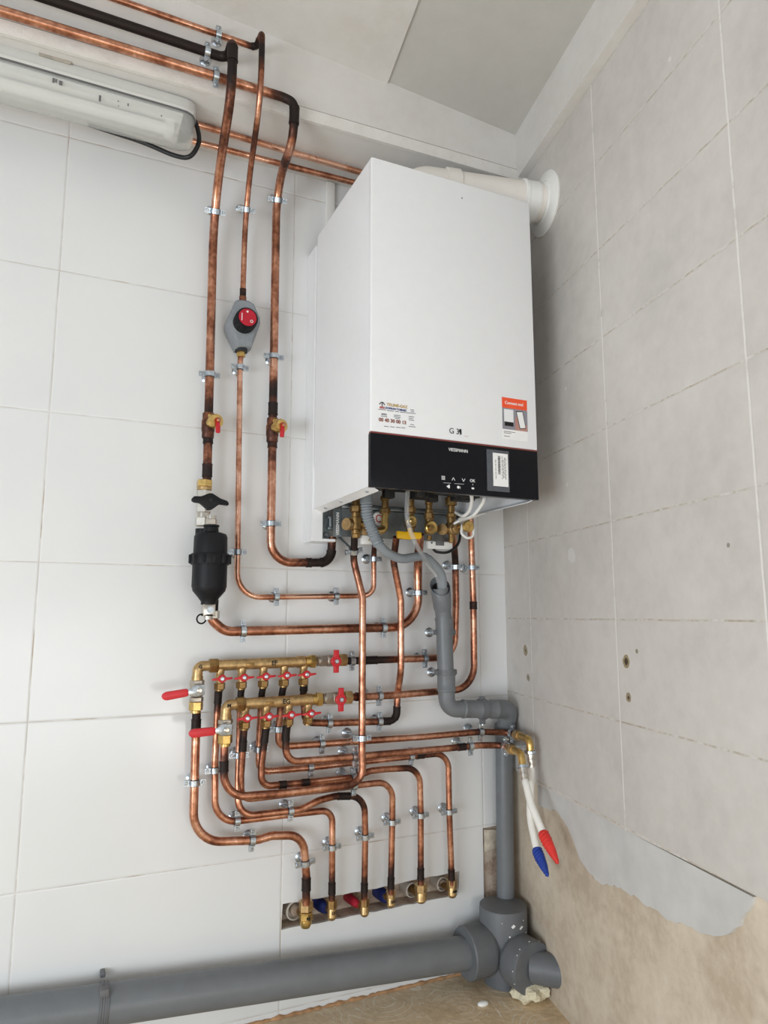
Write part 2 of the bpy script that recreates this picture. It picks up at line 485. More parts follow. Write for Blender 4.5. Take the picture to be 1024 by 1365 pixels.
def clamp(px, py, key, label, wall=None, bolt=None, cat='clamp', group='steel pipe clamps', flip=1, plate=True):
    """two-screw steel pipe clamp around a pipe, with a hanger bolt and a round wall plate"""
    P = PIPES[key]; i = min(range(len(P['path'])), key=lambda i: (P['pix'][i] - V((px, py))).length)
    i = min(max(i, 1), len(P['path']) - 2)
    c = P['path'][i]; t = (P['path'][i + 1] - P['path'][i - 1]).normalized(); r = P['r']
    w = V(wall) if wall else Y_
    w = (w - t * w.dot(t)).normalized(); e = t.cross(w)
    if bolt is None: bolt = -c.y / max(w.y, .3) if not wall else .04
    hw = .0058
    root = thing('pipe_clamp', c + w * bolt, label, cat, group)
    # ring band in two halves
    for sgn, nm in ((1, 'rear_band'), (-1, 'front_band')):
        m = MB(); n = 10; vs = []; fs = []
        for k in range(n + 1):
            a = pi * k / n * .96 + pi * .02
            for rr in (r + .0005, r + .0030):
                for h in (-hw, hw):
                    vs.append(c + t * h + (e * cos(a) + w * sgn * sin(a)) * rr)
        for k in range(n):
            a0 = k * 4; b0 = a0 + 4
            for q in ((0, 1), (1, 3), (3, 2), (2, 0)):
                fs.append([a0 + q[0], a0 + q[1], b0 + q[1], b0 + q[0]])
        fs += [[0, 1, 3, 2], [n * 4, n * 4 + 2, n * 4 + 3, n * 4 + 1]]
        m.add(vs, fs)
        for sd in (1, -1):   # ear plates
            mt = Matrix.Identity(4)
            for ci, ax in enumerate((e * sd, t, w * sgn)):
                for ri in range(3): mt[ri][ci] = ax[ri]
            o = c + e * sd * (r + .0078) + w * sgn * .0014
            mt.translation = o
            m.box((-.0065, -hw, -.001), (.0065, hw, .001), 0, mat=mt)
        m.build(nm, 'zinc', root, angle=30)
    for sd in (1, -1):
        o = c + e * sd * (r + .0090) - w * .0024
        m = MB().lathe([(.0042, 0), (.0042, .0014), (.003, .003)], o, -w, 14)
        m.cyl(o, o + w * .011, .0022, seg=8)
        s = m.build('screw', 'zinc', root)
        MB().box(o - w * .0030 - V((.0022, .0003, .0004)), o - w * .0030 + V((.0022, .0003, .0004))).build('slot', 'rubber', s)
    m = MB(); m.tube([c + w * (r * .9), c + w * bolt], .0034, 10); m.hexa(c + w * (r + .001), c + w * (r + .0065), .0068)
    m.build('hanger_bolt', 'zinc', root)
    MB().lathe([(r + .0004, -.0072), (r + .0004, .0072)], c, t, 18, cap=False).build('rubber_liner', 'rubber', root)
    if plate:
        MB().lathe([(.0125, 0), (.0125, .0015), (.009, .0045), (.0045, .006)], c + w * bolt, -w, 20).build('wall_plate', 'zinc', root)
    return root

# ================================================================== ROOM SHELL
def tri_fill(bm, loops):
    ed = []; allv = []
    for lp in loops:
        vs = [bm.verts.new(p) for p in lp]; allv.append(vs)
        for i in range(len(vs)): ed.append(bm.edges.new((vs[i], vs[(i + 1) % len(vs)])))
    bmesh.ops.triangle_fill(bm, edges=ed, use_beauty=True)
    return allv
def ragged(pts, step, amp, seed):
    rnd = random.Random(seed); out = []
    for a, b in zip(pts, pts[1:]):
        a, b = V(a), V(b); n = max(1, int((b - a).length / step))
        for i in range(n):
            p = a.lerp(b, i / n)
            if i: p = p + V((rnd.uniform(-amp, amp), rnd.uniform(-amp, amp)))
            out.append(p)
    out.append(V(pts[-1])); return out
def slab(bm, loops2d, to3, thick_vec, mi):
    """front face + side walls of a thin layer with holes"""
    n0 = len(bm.faces)
    allv = tri_fill(bm, [[to3(*p) for p in lp] for lp in loops2d])
    for vs in allv:
        back = [bm.verts.new(v.co + thick_vec) for v in vs]
        for i in range(len(vs)):
            j = (i + 1) % len(vs); bm.faces.new((vs[i], vs[j], back[j], back[i]))
    bm.faces.ensure_lookup_table()
    for f in bm.faces[n0:]: f.material_index = mi
def finish(bm, name, mats, recalc=False):
    if recalc: bmesh.ops.recalc_face_normals(bm, faces=bm.faces)
    me = bpy.data.meshes.new(name); bm.to_mesh(me); bm.free()
    for m in mats: me.materials.append(M[m])
    o = bpy.data.objects.new(name, me); COL.objects.link(o); return struct(o)

FL = 0.0            # floor height
XL, YF = -3.3, -3.3
TOP = Z0 + 1.5
# back wall: tile layer (8 mm) with the open chase and the missing corner tiles, plaster behind
hole = [B(375, 1240), B(377, 1205), B(480, 1188.5), B(612.5, 1161), B(611, 1193), B(480, 1219)]
hole2 = [V((p.x, p.z)) for p in hole]
hole2 = ragged(hole2 + [hole2[0]], .02, .0012, 3)[:-1]
nz = B(644, 1104).z; nx = B(644.5, 1150).x
outer = [V((XL, FL)), V((nx, FL)), V((nx, nz - .25)), V((nx, nz)), V((B(665, 1101).x, nz + .002)), V((0.0, nz + .004)), V((0, TOP)), V((XL, TOP))]
bm = bmesh.new()
slab(bm, [outer, hole2], lambda x, z: V((x, 0, z)), V((0, .008, 0)), 0)
n0 = len(bm.faces)
tri_fill(bm, [[V((x, .008, z)) for x, z in ((XL, FL), (0.02, FL), (0.02, TOP), (XL, TOP))], [V((p.x, .008, p.y)) for p in hole2]])
bm.faces.ensure_lookup_table()
for f in bm.faces[n0:]: f.material_index = 1
n0 = len(bm.faces)
h0 = [bm.verts.new((p.x, .008, p.y)) for p in hole2]; h1 = [bm.verts.new((p.x, .05, p.y)) for p in hole2]
for i in range(len(h0)):
    j = (i + 1) % len(h0); bm.faces.new((h0[i], h0[j], h1[j], h1[i]))
bm.faces.new(h1); bm.faces.ensure_lookup_table()
for f in bm.faces[n0:]: f.material_index = 2
wall_back = finish(bm, 'wall_back', ['back_tile', 'plaster', 'chase'])

# right wall: tile layer with ragged lower edge, adhesive skin, bare plaster
def uz(px, py): p = W(px, py); return V((-p.dot(WD), p.z))
hl = [uz(*p) for p in ((716, 1046.5), (735, 1056), (835, 1107.6), (1010, 1195))]
low = [V((0, uz(679, 1020).y)), uz(692, 1030), uz(704, 1037)] + hl
low = ragged(low[:4], .012, .003, 5)[:-1] + hl
tile_loop = low + [V((3.3, hl[-1].y)), V((3.3, TOP)), V((0, TOP))]
bm = bmesh.new()
slab(bm, [tile_loop], lambda u, z: rw(u, 0, z), WN * .008, 0)
adh = [(716, 1047.5), (717, 1074), (729, 1078), (742, 1082), (756, 1102), (765, 1125), (772, 1145), (786, 1165), (801, 1179), (818, 1180), (835, 1190), (850, 1198), (862, 1209), (876, 1214), (889, 1227), (905, 1230), (926, 1240), (945, 1246), (958, 1248), (972, 1244), (984, 1235), (995, 1215), (1003, 1196)]
al = ragged([uz(*p) for p in adh], .010, .0025, 9) + [h + V((0, -.0005)) for h in hl[2:0:-1]]
slab(bm, [al], lambda u, z: rw(u, -.0015, z), WN * .0065, 2)
n0 = len(bm.faces)
q = [bm.verts.new(rw(u, -.008, z)) for u, z in ((-.02, FL), (3.3, FL), (3.3, TOP), (-.02, TOP))]
f = bm.faces.new(q); f.material_index = 1
wall_right = finish(bm, 'wall_right', ['right_tile', 'plaster', 'adhesive'])

m = MB(); m.box((XL, YF, -.05), (0.06, .06, FL))
struct(m.build('floor', 'floor'))
def zc(x): return Z0 + 1.30 - (x + .07) * .075
m = MB()
pts = [(XL, .06), (.06, .06), (.06, YF), (XL, YF)]
m.add([V((x, y, zc(x))) for x, y in pts] + [V((x, y, zc(x) + .08)) for x, y in pts], [[0, 1, 2, 3], [7, 6, 5, 4], [0, 4, 5, 1], [1, 5, 6, 2], [2, 6, 7, 3], [3, 7, 4, 0]])
struct(m.build('ceiling', 'paint_grey'))
# left part of the ceiling sits a little lower (plaster step)
a0 = H(512, 119, zc(-.46)); a1 = H(557, 0, zc(-.5)); dirv = (a1 - a0).normalized(); a2 = a0 + dirv * 3; a0 = a0 - dirv * .1
pts = ragged([V((a0.x, a0.y)), V((a1.x, a1.y))], .04, .0012, 2) + [V((a2.x, a2.y)), V((XL, YF)), V((XL, .0))]
vs = [V((p.x, p.y, zc(p.x) - .006)) for p in pts]; n = len(vs)
m = MB(); m.add(vs + [v + V((0, 0, .006)) for v in vs], [list(range(n))] + [[i, (i + 1) % n, (i + 1) % n + n, i + n] for i in range(n)])
struct(m.build('trim_1', 'paint'))
# concrete beam over the back wall with its trim strip, beam along the right wall
def zb(x): return Z0 + 1.150 + .018 * (x + .6)
def bar(x0, x1, d0, d1, z0, z1):
    """box along the back wall; z0/z1 functions of x; right end follows the right wall"""
    P = []
    for zf in (z0, z1):
        for x, d in ((x0, d0), (x1 - .211 * d0, d0), (x1 - .211 * d1, d1), (x0, d1)): P.append(V((x, -d, zf(x))))
    return MB().add(P, [[3, 2, 1, 0], [4, 5, 6, 7], [0, 1, 5, 4], [1, 2, 6, 5], [2, 3, 7, 6], [3, 0, 4, 7]])
struct(bar(XL, .0, -.004, .2, zb, lambda x: zc(x) + .01).build('trim_2', 'paint'))
struct(bar(XL, .0, .199, .209, zb, lambda x: zb(x) + .030).build('trim_3', 'paint_lip'))
struct(bar(XL, .0, .199, .204, lambda x: zb(x) + .036, lambda x: zb(x) + .05).build('trim_4', 'paint'))
m = MB(); P = []
for z in (0, 1):
    for u, d in ((.15, -.004), (.15, .024), (3.3, .024), (3.3, -.004)):
        p = rw(u, d, 0); P.append(V((p.x, p.y, (Z0 + 1.168) if z == 0 else zc(p.x) + .01)))
m.add(P, [[0, 1, 2, 3], [4, 5, 6, 7], [0, 1, 5, 4], [1, 2, 6, 5], [2, 3, 7, 6], [3, 0, 4, 7]])
struct(m.build('trim_5', 'paint'))
# remains of plaster and broken tile in the bare corner
a = B(646, 1106); c = B(663, 1133)
m = MB(); m.prism([V((a.x, -.002, c.z)), V((c.x - .004, -.002, c.z + .006)), V((c.x, -.002, a.z - .004)), V((a.x, -.002, a.z))], (0, .012, 0), .001)
o = m.build('tile_fragment', 'cement'); tag(o, 'broken piece of tile bed left in the bare corner beside the grey downpipe', 'rubble')

# ================================================================== PIPES
L = 'copper pipe'
# three pipes that come along the beam and drop to the wall
A = B(303, 78.5, .228); A2 = A + V((0, -.056, 0)); x1 = A.x
ribbon = [(-400, -156, .228), (A, .02), (A2, .02), (V((x1 + .001, -.286, Z0 + 1.105)), .16), (V((B(285.5, 270, .036).x, -.036, Z0 + .985)), .20), (276, 641, .036)]
pipe('P1', 'thick leftmost copper riser bending off the beam down to the black filter', ribbon, .0102, mat='copper',
     burns=[(-100, -56, .7, 1.1), (60, -2, .45, 1.1), (200, 45, .25, 1.1), (300, 78, .08, 1.1), (316, 80, .06, .9), (312, 120, .05, .5), (297, 185, .05, .5), (277, 520, .05, .55), (280, 560, .09, .9), (275, 625, .05, .9)],
     coups=[(275, 585, .018), (275, 628, .03), (313, 70, .035, 'elbow')])
A = B(342, 64, .222); A2 = A + V((0, -.05, 0)); x2 = A.x
pipe('P2', 'thin middle copper riser running from the beam down into the grey pump',
     [(-200, -124, .222), (A, .014), (A2, .014), (V((x2 + .001, -.272, Z0 + 1.125)), .16), (V((B(327.5, 270, .034).x, -.034, Z0 + 1.01)), .20), (323.5, 404, .034)], .0068,
     burns=[(350, 62, .06, .9), (340, 190, .05, .4), (324, 395, .03, .8)], coups=[(324, 393, .022), (345, 62, .03, 'elbow')])
pipe('P3', 'rightmost copper riser looping from the beam down to the boiler frame',
     [(-400, -108, .225), (376, 129, .225, .02), (393, 137, .235, .04), (391, 186, .225, .09), (369, 248, .036, .09), (361.5, 690, .036), (361, 750, .034, .075), (441, 750, .034, .03), (443, 716, .034)], .0102,
     burns=[(383, 130, .05, .9), (392, 165, .06, .85), (376, 215, .05, .7), (364, 520, .04, .6), (363, 570, .08, .95), (363, 605, .05, .6), (437, 745, .08, .95)],
     coups=[(365, 548, .03), (362, 590, .024), (392, 150, .04, 'elbow'), (410, 748.5, .012), (438, 744, .045, 'elbow')])
# the two that pass behind the lamp under the beam
for k, lab, pa, pb, d in (('H1', 'upper of two bright copper pipes running under the beam behind the lamp', (256, 164), (480.6, 229.7), 1.136), ('H2', 'lower of two bright copper pipes running under the beam behind the lamp', (248, 186), (470, 243), 1.124)):
    a = H(*pa, Z0 + d); b = H(*pb, Z0 + d); dv = (b - a).normalized()
    pipe(k, lab, [(a - dv * 1.1,), (b + dv * .12,)], .0075, mat='copper_bright')
# filter outlet to boiler
pipe('PL', 'thick copper pipe from under the black filter running right and up to the boiler',
     [(281, 818, .045), (284, 828, .045, .02), (300, 842, .042, .045), (558, 835.5, .043, .085), (557, 755, .05, .1), (560, 712, .10)], .0108,
     burns=[(556, 735, .05, .5)], tone=.05)
pipe('PP', 'thin copper pipe from the grey pump looping right and up to the boiler',
     [(321.5, 462, .034), (320, 490, .034), (316, 796.5, .034, .055), (470, 794.5, .034), (498, 793.5, .045, .05), (498.5, 735, .05, .04), (502, 706, .11)], .0066, mat='copper_bright',
     burns=[(322, 472, .02, .7), (498, 735, .03, .6)])
pipe('P4', 'foremost copper pipe, running from the boiler down to the lower red lever valve',
     [(472.5, 716, .105, .03), (471.5, 748, .075, .04), (483.5, 796, .090, .06), (482.5, 1000, .098), (484, 1044, .095, .058), (380, 1057, .096), (298, 1063.5, .096, .05), (299.2, 984, .0875)], .0085,
     burns=[(472, 722, .05, .8), (298, 1020, .03, .6), (470, 1035, .05, .3)], coups=[(297, 1019, .022)])
pipe('P5', 'copper pipe from the rightmost upper manifold valve, passing behind the lower manifold',
     [(406, 900, .045), (404.5, 925, .036), (407, 963, .034, .022), (440, 964, .034), (528.5, 961, .034, .02), (530, 926, .036, .03), (534.5, 893, .066, .05), (534.5, 800, .07, .06), (524.5, 748, .085, .06), (528.5, 716, .12)], .0083,
     burns=[(405, 915, .03, .8), (420, 960, .05, .45), (520, 960, .06, .8), (528, 735, .06, .85)], coups=[(514, 962, .03), (529, 948, .03, 'elbow'), (405, 918, .02)])
pipe('P7', 'copper pipe from the upper end valve running behind the grey drain to the boiler',
     [(461, 881, .05), (470, 880.8, .05), (560, 878, .042), (606, 876, .04, .06), (608, 800, .042), (607, 745, .046, .06), (603.5, 705, .12)], .0088,
     burns=[(480, 880, .09, .95), (606, 740, .06, .6)], coups=[(497, 880, .03)])
pipe('P8', 'copper pipe from the lower manifold end valve sweeping up right of the grey drain',
     [(466, 929, .085, .05), (490, 928.5, .070, .08), (520, 927, .058), (575, 922.5, .046, .1), (632.5, 918, .046, .062), (631, 800, .046), (628.5, 735, .048, .05), (627, 690, .07)], .0088,
     burns=[(476, 929, .02, .7), (630, 905, .05, .5)], coups=[(477, 929, .012), (630, 808, .02)])
# riser of the upper manifold to the first outlet
pipe('O1', 'copper pipe from the upper red lever valve to the leftmost outlet in the slot',
     [(262.5, 938, .045), (262, 950, .045), (257, 1123, .04, .068), (342, 1120, .04, .08), (362, 1114, .04, .05), (404, 1113, .04, .06), (408.5, 1168, .036, .05), (408, 1206, .034)], .0093,
     burns=[(261, 960, .03, .9), (408, 1180, .03, .85)], coups=[(261, 968, .022, 'sleeve', 'solder'), (408, 1181, .026)])
pipe('U1', 'copper pipe from the first upper manifold valve to the outlet with the left blue cap',
     [(293.5, 905, .048), (291, 925, .04), (286.5, 1018, .036), (286.5, 1098, .036, .05), (392, 1085, .036), (443, 1079.5, .036, .045), (443, 1113, .036), (442.5, 1200, .03)], .0076,
     burns=[(291, 930, .035, .95), (442, 1188, .03, .8)], coups=[(291.5, 928, .03), (442.5, 1186, .024)])
pipe('U2', 'copper pipe from the second upper manifold valve to the outlet with the red cap',
     [(324, 905, .048), (321, 925, .04), (317.5, 1040, .045), (317.5, 1089, .054, .045), (400, 1079.5, .056, .05), (425, 1067, .054, .05), (446, 1061.5, .049, .06), (486, 1061, .042, .045), (487, 1116, .036), (485.5, 1205, .028)], .0076,
     burns=[(322, 925, .03, .9), (375, 1081, .012, .5), (440, 1065, .06, .55), (475, 1068, .04, .6), (486, 1180, .03, .7)], coups=[(460, 1062, .03), (486, 1182, .018)])
pipe('U3', 'copper pipe from the third upper manifold valve to the rightmost outlet in the slot',
     [(353, 905, .048), (349, 925, .04), (345, 1000, .036), (345.5, 1029, .036, .045), (400, 1024.5, .036), (560, 1007, .038), (597.5, 1003.5, .038, .045), (599, 1082, .036), (602.5, 1180, .03)], .0076,
     burns=[(350, 922, .03, .9), (565, 1007, .03, .6), (602, 1168, .03, .85)], coups=[(562, 1007, .02), (602, 1165, .024)])
e1 = B(681, 976.5, .070)
pipe('U4', 'copper pipe from the fourth upper manifold valve running right to the rear white hose',
     [(380, 905, .048), (376, 925, .04), (371.5, 972, .036), (371.5, 995.5, .036, .04), (430, 991.5, .036), (560, 982.5, .052), (640, 975.5, .068), (e1, .02), (W(689, 980, .034),)], .0080,
     burns=[(376, 925, .03, .9), (640, 975, .04, .4), (684, 978, .03, .9)])
pipe('L1', 'copper pipe from the first lower manifold valve to the outlet with the right blue cap',
     [(327, 955, .088), (324.5, 985, .08), (321, 1035, .074), (321.5, 1066, .072, .045), (420, 1054, .068), (478, 1046.5, .054, .1), (523.5, 1041.5, .044, .045), (523, 1095, .036), (521, 1192, .03)], .0076,
     burns=[(325, 985, .03, .8), (521, 1170, .035, .8)], coups=[(325, 992, .022), (521.5, 1174, .024)], tone=.05)
pipe('L2', 'copper pipe from the second lower manifold valve to the second outlet from the right',
     [(357, 955, .088), (353.5, 980, .082), (348.5, 1020, .074), (348.5, 1048.5, .072, .045), (400, 1044, .07), (470, 1036.5, .062, .05), (494, 1027.5, .055, .05), (512, 1025.5, .052), (559.5, 1023, .044, .045), (561, 1086, .036), (561, 1186, .03)], .0076,
     burns=[(353, 980, .045, .9), (376, 1045, .02, .7), (406, 1043, .02, .7), (540, 1026, .04, .7), (561, 1168, .025, .9)], coups=[(353, 984, .03), (376, 1045.5, .016), (406, 1043, .016), (561, 1166, .024)], tone=.06)
e2 = B(671, 993.5, .082)
pipe('L3', 'copper pipe from the third lower manifold valve running right to the front white hose',
     [(384, 955, .088), (381, 980, .082), (381.5, 1016, .078, .045), (440, 1011.5, .076), (560, 1001, .074), (640, 993.5, .080), (e2, .02), (W(680.5, 998.5, .066),)], .0080,
     burns=[(381, 975, .04, .9), (615, 996, .03, .7), (660, 993, .04, .4)], coups=[(380.5, 974, .03), (615, 995.5, .02)])
# sockets joining at the right wall side of the slot end here

# ================================================================== CLAMPS
CL = [
 (285, 284, 'P1', 'clamp on the left thick riser just below its high bend'),
 (326.5, 277, 'P2', 'clamp on the thin middle riser high above the grey pump'),
 (367.5, 266, 'P3', 'clamp on the right-hand riser high up, beside the boiler side panel'),
 (279, 502, 'P1', 'clamp on the left thick riser above its red-handled drain valve'),
 (321.5, 487, 'PP', 'clamp on the thin pipe directly below the grey pump'),
 (364, 474, 'P3', 'clamp on the right-hand riser level with the bottom of the grey pump'),
 (317, 738, 'PP', 'clamp on the thin vertical pipe right beside the black filter'),
 (362, 695, 'P3', 'clamp on the right-hand riser just above its bend under the boiler'),
 (367, 794, 'PP', 'left clamp on the thin horizontal pipe coming from the pump'),
 (449, 794, 'PP', 'right clamp on the thin horizontal pipe coming from the pump'),
 (324, 838.5, 'PL', 'left clamp on the thick horizontal pipe from the filter'),
 (511, 836, 'PL', 'right clamp on the thick horizontal pipe from the filter'),
 (471.5, 736, 'P4', 'leftmost clamp right under the boiler valves'),
 (498, 747, 'PP', 'second clamp from the left right under the boiler valves'),
 (556.5, 789, 'PL', 'clamp on the thick rising pipe left of the grey drain mouth'),
 (607, 754, 'P7', 'left of the two paired clamps under the right end of the boiler'),
 (629, 754, 'P8', 'right of the two paired clamps under the right end of the boiler'),
 (467, 881, 'P7', 'clamp beside the red end valve of the upper manifold'),
 (566, 878, 'P7', 'clamp on the upper manifold feed just left of the grey drain'),
 (507.5, 929, 'P8', 'clamp on the lower manifold feed between the two vertical pipes'),
 (504, 961, 'P5', 'clamp on the short pipe below the lower manifold feed, near its elbow'),
 (436, 964, 'P5', 'clamp beside the rightmost valve of the lower manifold'),
 (258.5, 1042, 'O1', 'clamp on the far left vertical pipe under the red levers'),
 (286.5, 1025, 'U1', 'clamp on the second vertical pipe from the left, under the lower red lever'),
 (317.5, 1004, 'U2', 'clamp on the vertical pipe under the first lower manifold valve'),
 (345, 996, 'U3', 'clamp on the vertical pipe under the second lower manifold valve'),
 (371.5, 972, 'U4', 'clamp on the vertical pipe under the third lower manifold valve'),
 (427, 991.5, 'U4', 'left clamp on the topmost hose supply pipe'),
 (641, 975.5, 'U4', 'clamp on the topmost hose supply pipe, under the grey drain bend'),
 (472, 1020, 'U3', 'clamp on the rear horizontal pipe where it passes the front vertical pipe'),
 (412, 1023, 'U3', 'clamp on the lower hose bundle, left of the front vertical pipe'),
 (547, 1008, 'U3', 'clamp near the right-hand bend of the rightmost outlet pipe'),
 (629, 995, 'L3', 'right clamp on the lower hose supply pipe, near the corner'),
 (473, 1008.5, 'L3', 'clamp on the lower hose supply pipe beside the front vertical pipe'),
 (391, 1080, 'U2', 'clamp holding the pipe of the red capped outlet under the crossing bend'),
 (320, 1093.5, 'U1', 'clamp at the bottom bend of the pipe to the left blue cap'),
 (333, 1120.5, 'O1', 'clamp on the lowest horizontal run, leftmost of the bottom bends'),
 (404, 1147, 'O1', 'clamp on the drop to the leftmost outlet'),
 (442.5, 1126, 'U1', 'clamp on the second outlet drop from the left'),
 (487, 1113, 'U2', 'clamp on the third outlet drop from the left'),
 (523, 1097, 'L1', 'clamp on the fourth outlet drop from the left'),
 (561, 1088, 'L2', 'clamp on the second outlet drop from the right'),
 (599, 1082, 'U3', 'clamp on the rightmost outlet drop'),
 (482.5, 984, 'P4', 'clamp with a long bolt on the front vertical pipe, beside its wall plate'),
 (472, 1037, 'L2', 'clamp on the pipe of the second outlet from the right, behind the front bend'),
 (474, 1048, 'L1', 'clamp below the front bend, lowest of the stacked clamps there'),
]
for px, py, key, lab in CL: clamp(px, py, key, 'zinc ' + lab)
for px, py, key, lab in ((290, 46, 'P2', 'zinc clamp on the thin pipe high on the beam'), (273, 70, 'P1', 'zinc clamp on the dark pipe along the beam'), (290, 99, 'P3', 'zinc clamp on the lowest pipe along the beam')):
    P = PIPES[key]; i = min(range(len(P['path'])), key=lambda i: (P['pix'][i] - V((px, py))).length)
    clamp(px, py, key, lab, wall=Y_, bolt=-P['path'][i].y - .2, group='pipe clamps on the beam')
for key, lab in (('U4', 'zinc clamp at the corner on the rear hose pipe end facing the room'), ('L3', 'zinc clamp at the corner on the front hose pipe end facing the room')):
    p = PIPES[key]['path'][-1] + V((0, .022, 0)); q = proj(p)
    clamp(q.x, q.y, key, lab, wall=WN, bolt=.055 if key == 'U4' else .07)

# ================================================================== MANIFOLDS
def axis_line(p0, p1, d):
    a = B(*p0, d); b = B(*p1, d)
    def at(px):
        t = (px - p0[0]) / (p1[0] - p0[0]); return B(px, p0[1] + (p1[1] - p0[1]) * t, d)
    return at, (b - a).normalized()
def outlet_valve(base, label, group, blind=False):
    """small angle valve under a manifold: brass stub, body, lock nut, red butterfly handle with screw"""
    t = thing('manifold_valve', base, label, 'valve', group); o = base
    MB().lathe([(.0098, .008), (.0098, -.001), (.0086, -.007), (.0098, -.009), (.0100, -.018), (.0080, -.024), (.0080, -.028)], o, Z_, 20).cyl(o + V((0, -.004, -.015)), o + V((0, -.020, -.015)), .0066).build('body', 'brass', t)
    MB().hexa(o + V((0, 0, -.026)), o + V((0, 0, -.040)), .0122, Y_).lathe([(.0090, 0), (.0090, .004)], o + V((0, 0, -.043)), Z_, 18).build('lock_nut', 'brass_aged', t)
    m = MB(); c = o + V((0, -.022, -.015))
    m.lathe([(.0088, 0), (.0088, .004), (.0072, .006)], c, (0, -1, 0), 22)
    for s in (1, -1):
        m.prism([c + V((s * .005, -.001, .0048)), c + V((s * .011, -.001, .0024)), c + V((s * .0215, -.001, .0016 + s * .0012)), c + V((s * .0225, -.001, -.0006 + s * .0012)), c + V((s * .0215, -.001, -.0022 + s * .0012)), c + V((s * .011, -.001, -.003)), c + V((s * .005, -.001, -.0048))], (0, -.0048, 0), .0006)
    h = m.build('handle', 'red', t)
    MB().lathe([(.0046, 0), (.0046, .0012), (.003, .0026)], c + V((0, -.006, 0)), (0, -1, 0), 14).build('screw', 'zinc', h)
    return t
def manifold(name, label, p0, p1, d, body, elbow_top, pxs, mark, mark_px, emark, emark_px, r=.0122):
    at, dx = axis_line(p0, p1, d); t = thing(name, at(body[0]), label, 'manifold', 'brass manifolds')
    m = MB(); a, b = at(body[0]), at(body[1]); L = (b - a).length
    m.lathe([(r, 0), (r, L * .40), (r * 1.0, L * .41), (r, L * .60), (r, L * .88), (r * 1.12, L * .885), (r * 1.12, L * .97), (r * .9, L * .98), (r * .85, L)], a, dx, 28)
    for px in pxs: q = at(px); m.cyl(q, q + V((0, 0, -r - .004)), .0098, .0088, 20)
    q = at((mark_px + body[0]) / 2 + 6)
    bd = m.build('body', 'brass', t)
    pl = MB().box(q + V((-.012, -r - .0006, -.0035)), q + V((.008, -r + .002, .0035)), .0005).build('cast_plate', 'brass_aged', bd)
    text('mark', mark, at(mark_px) + V((0, -r - .0004, .0005)), .014, 'black', bd, dx, bold=.0004)
    e0 = at(body[0] - 8); ec = B(*elbow_top, d)
    pth = fillet([(at(body[0] - 10), 0), (V((ec.x, -d, at(body[0] - 10).z)), .012), (V((ec.x, -d, at(body[0]).z - .030)), 0)], 10)
    eb = MB().tube(pth, .0112, 20).cyl(pth[-1], pth[-1] + V((0, 0, .008)), .0125).build('elbow', 'brass', t)
    text('mark', emark, V((ec.x + .004, -d - .0128, at(body[0]).z - .001)), .011, 'black', eb, dx, bold=.0004)
    MB().hexa(at(body[0] - 11), at(body[0] + .5), .0168).build('union_nut', 'brass_aged', t)
    MB().hexa(at(body[1] + 3.5), at(body[1] + 11), .0165).lathe([(.0125, 0), (.0125, .022)], at(body[1] - 2), dx, 22).build('end_nut', 'brass_bright', t)
    return at, dx, V((ec.x, -d, at(body[0]).z - .030)), r
def end_valve(at, dx, px0, pxh, px1, px2, label, d):
    t = thing('ball_valve', at(px0), label, 'valve', 'red-handled manifold end valves')
    MB().lathe([(.0118, 0), (.0118, .006)], at(px0 - 3), dx, 22).hexa(at(px0), at(px0 + 9), .0140).lathe([(.0125, 0), (.0140, .003), (.0140, .016), (.0125, .02)], at(px0 + 9), dx, 22).cyl(at(pxh), at(pxh) + V((0, -.026, 0)), .008).build('body', 'nickel_aged', t)
    c = at(pxh - 2.5) + V((0, -.029, 0)); m = MB()
    m.lathe([(.0125, 0), (.0125, .007), (.0105, .009)], c, (0, -1, 0), 24)
    for s in (1, -1):
        m.prism([c + V((-.0085, -.002, s * .006)), c + V((.0085, -.002, s * .006)), c + V((.0062, -.002, s * .014)), c + V((.0062, -.002, s * .026)), c + V((-.0062, -.002, s * .026)), c + V((-.0062, -.002, s * .014))], (0, -.006, 0), .001)
    h = m.build('handle', 'red', t)
    MB().lathe([(.006, 0), (.006, .0012), (.0045, .003)], c + V((0, -.009, 0)), (0, -1, 0), 6).lathe([(.0022, 0), (.0022, .001)], c + V((0, -.012, 0)), (0, -1, 0), 10).build('nut', 'zinc', h)
    MB().hexa(at(px1), at(px2), .0158).lathe([(.0118, 0), (.0118, .006)], at(px1 - 4), dx, 20).build('compression_nut', 'brass', t)
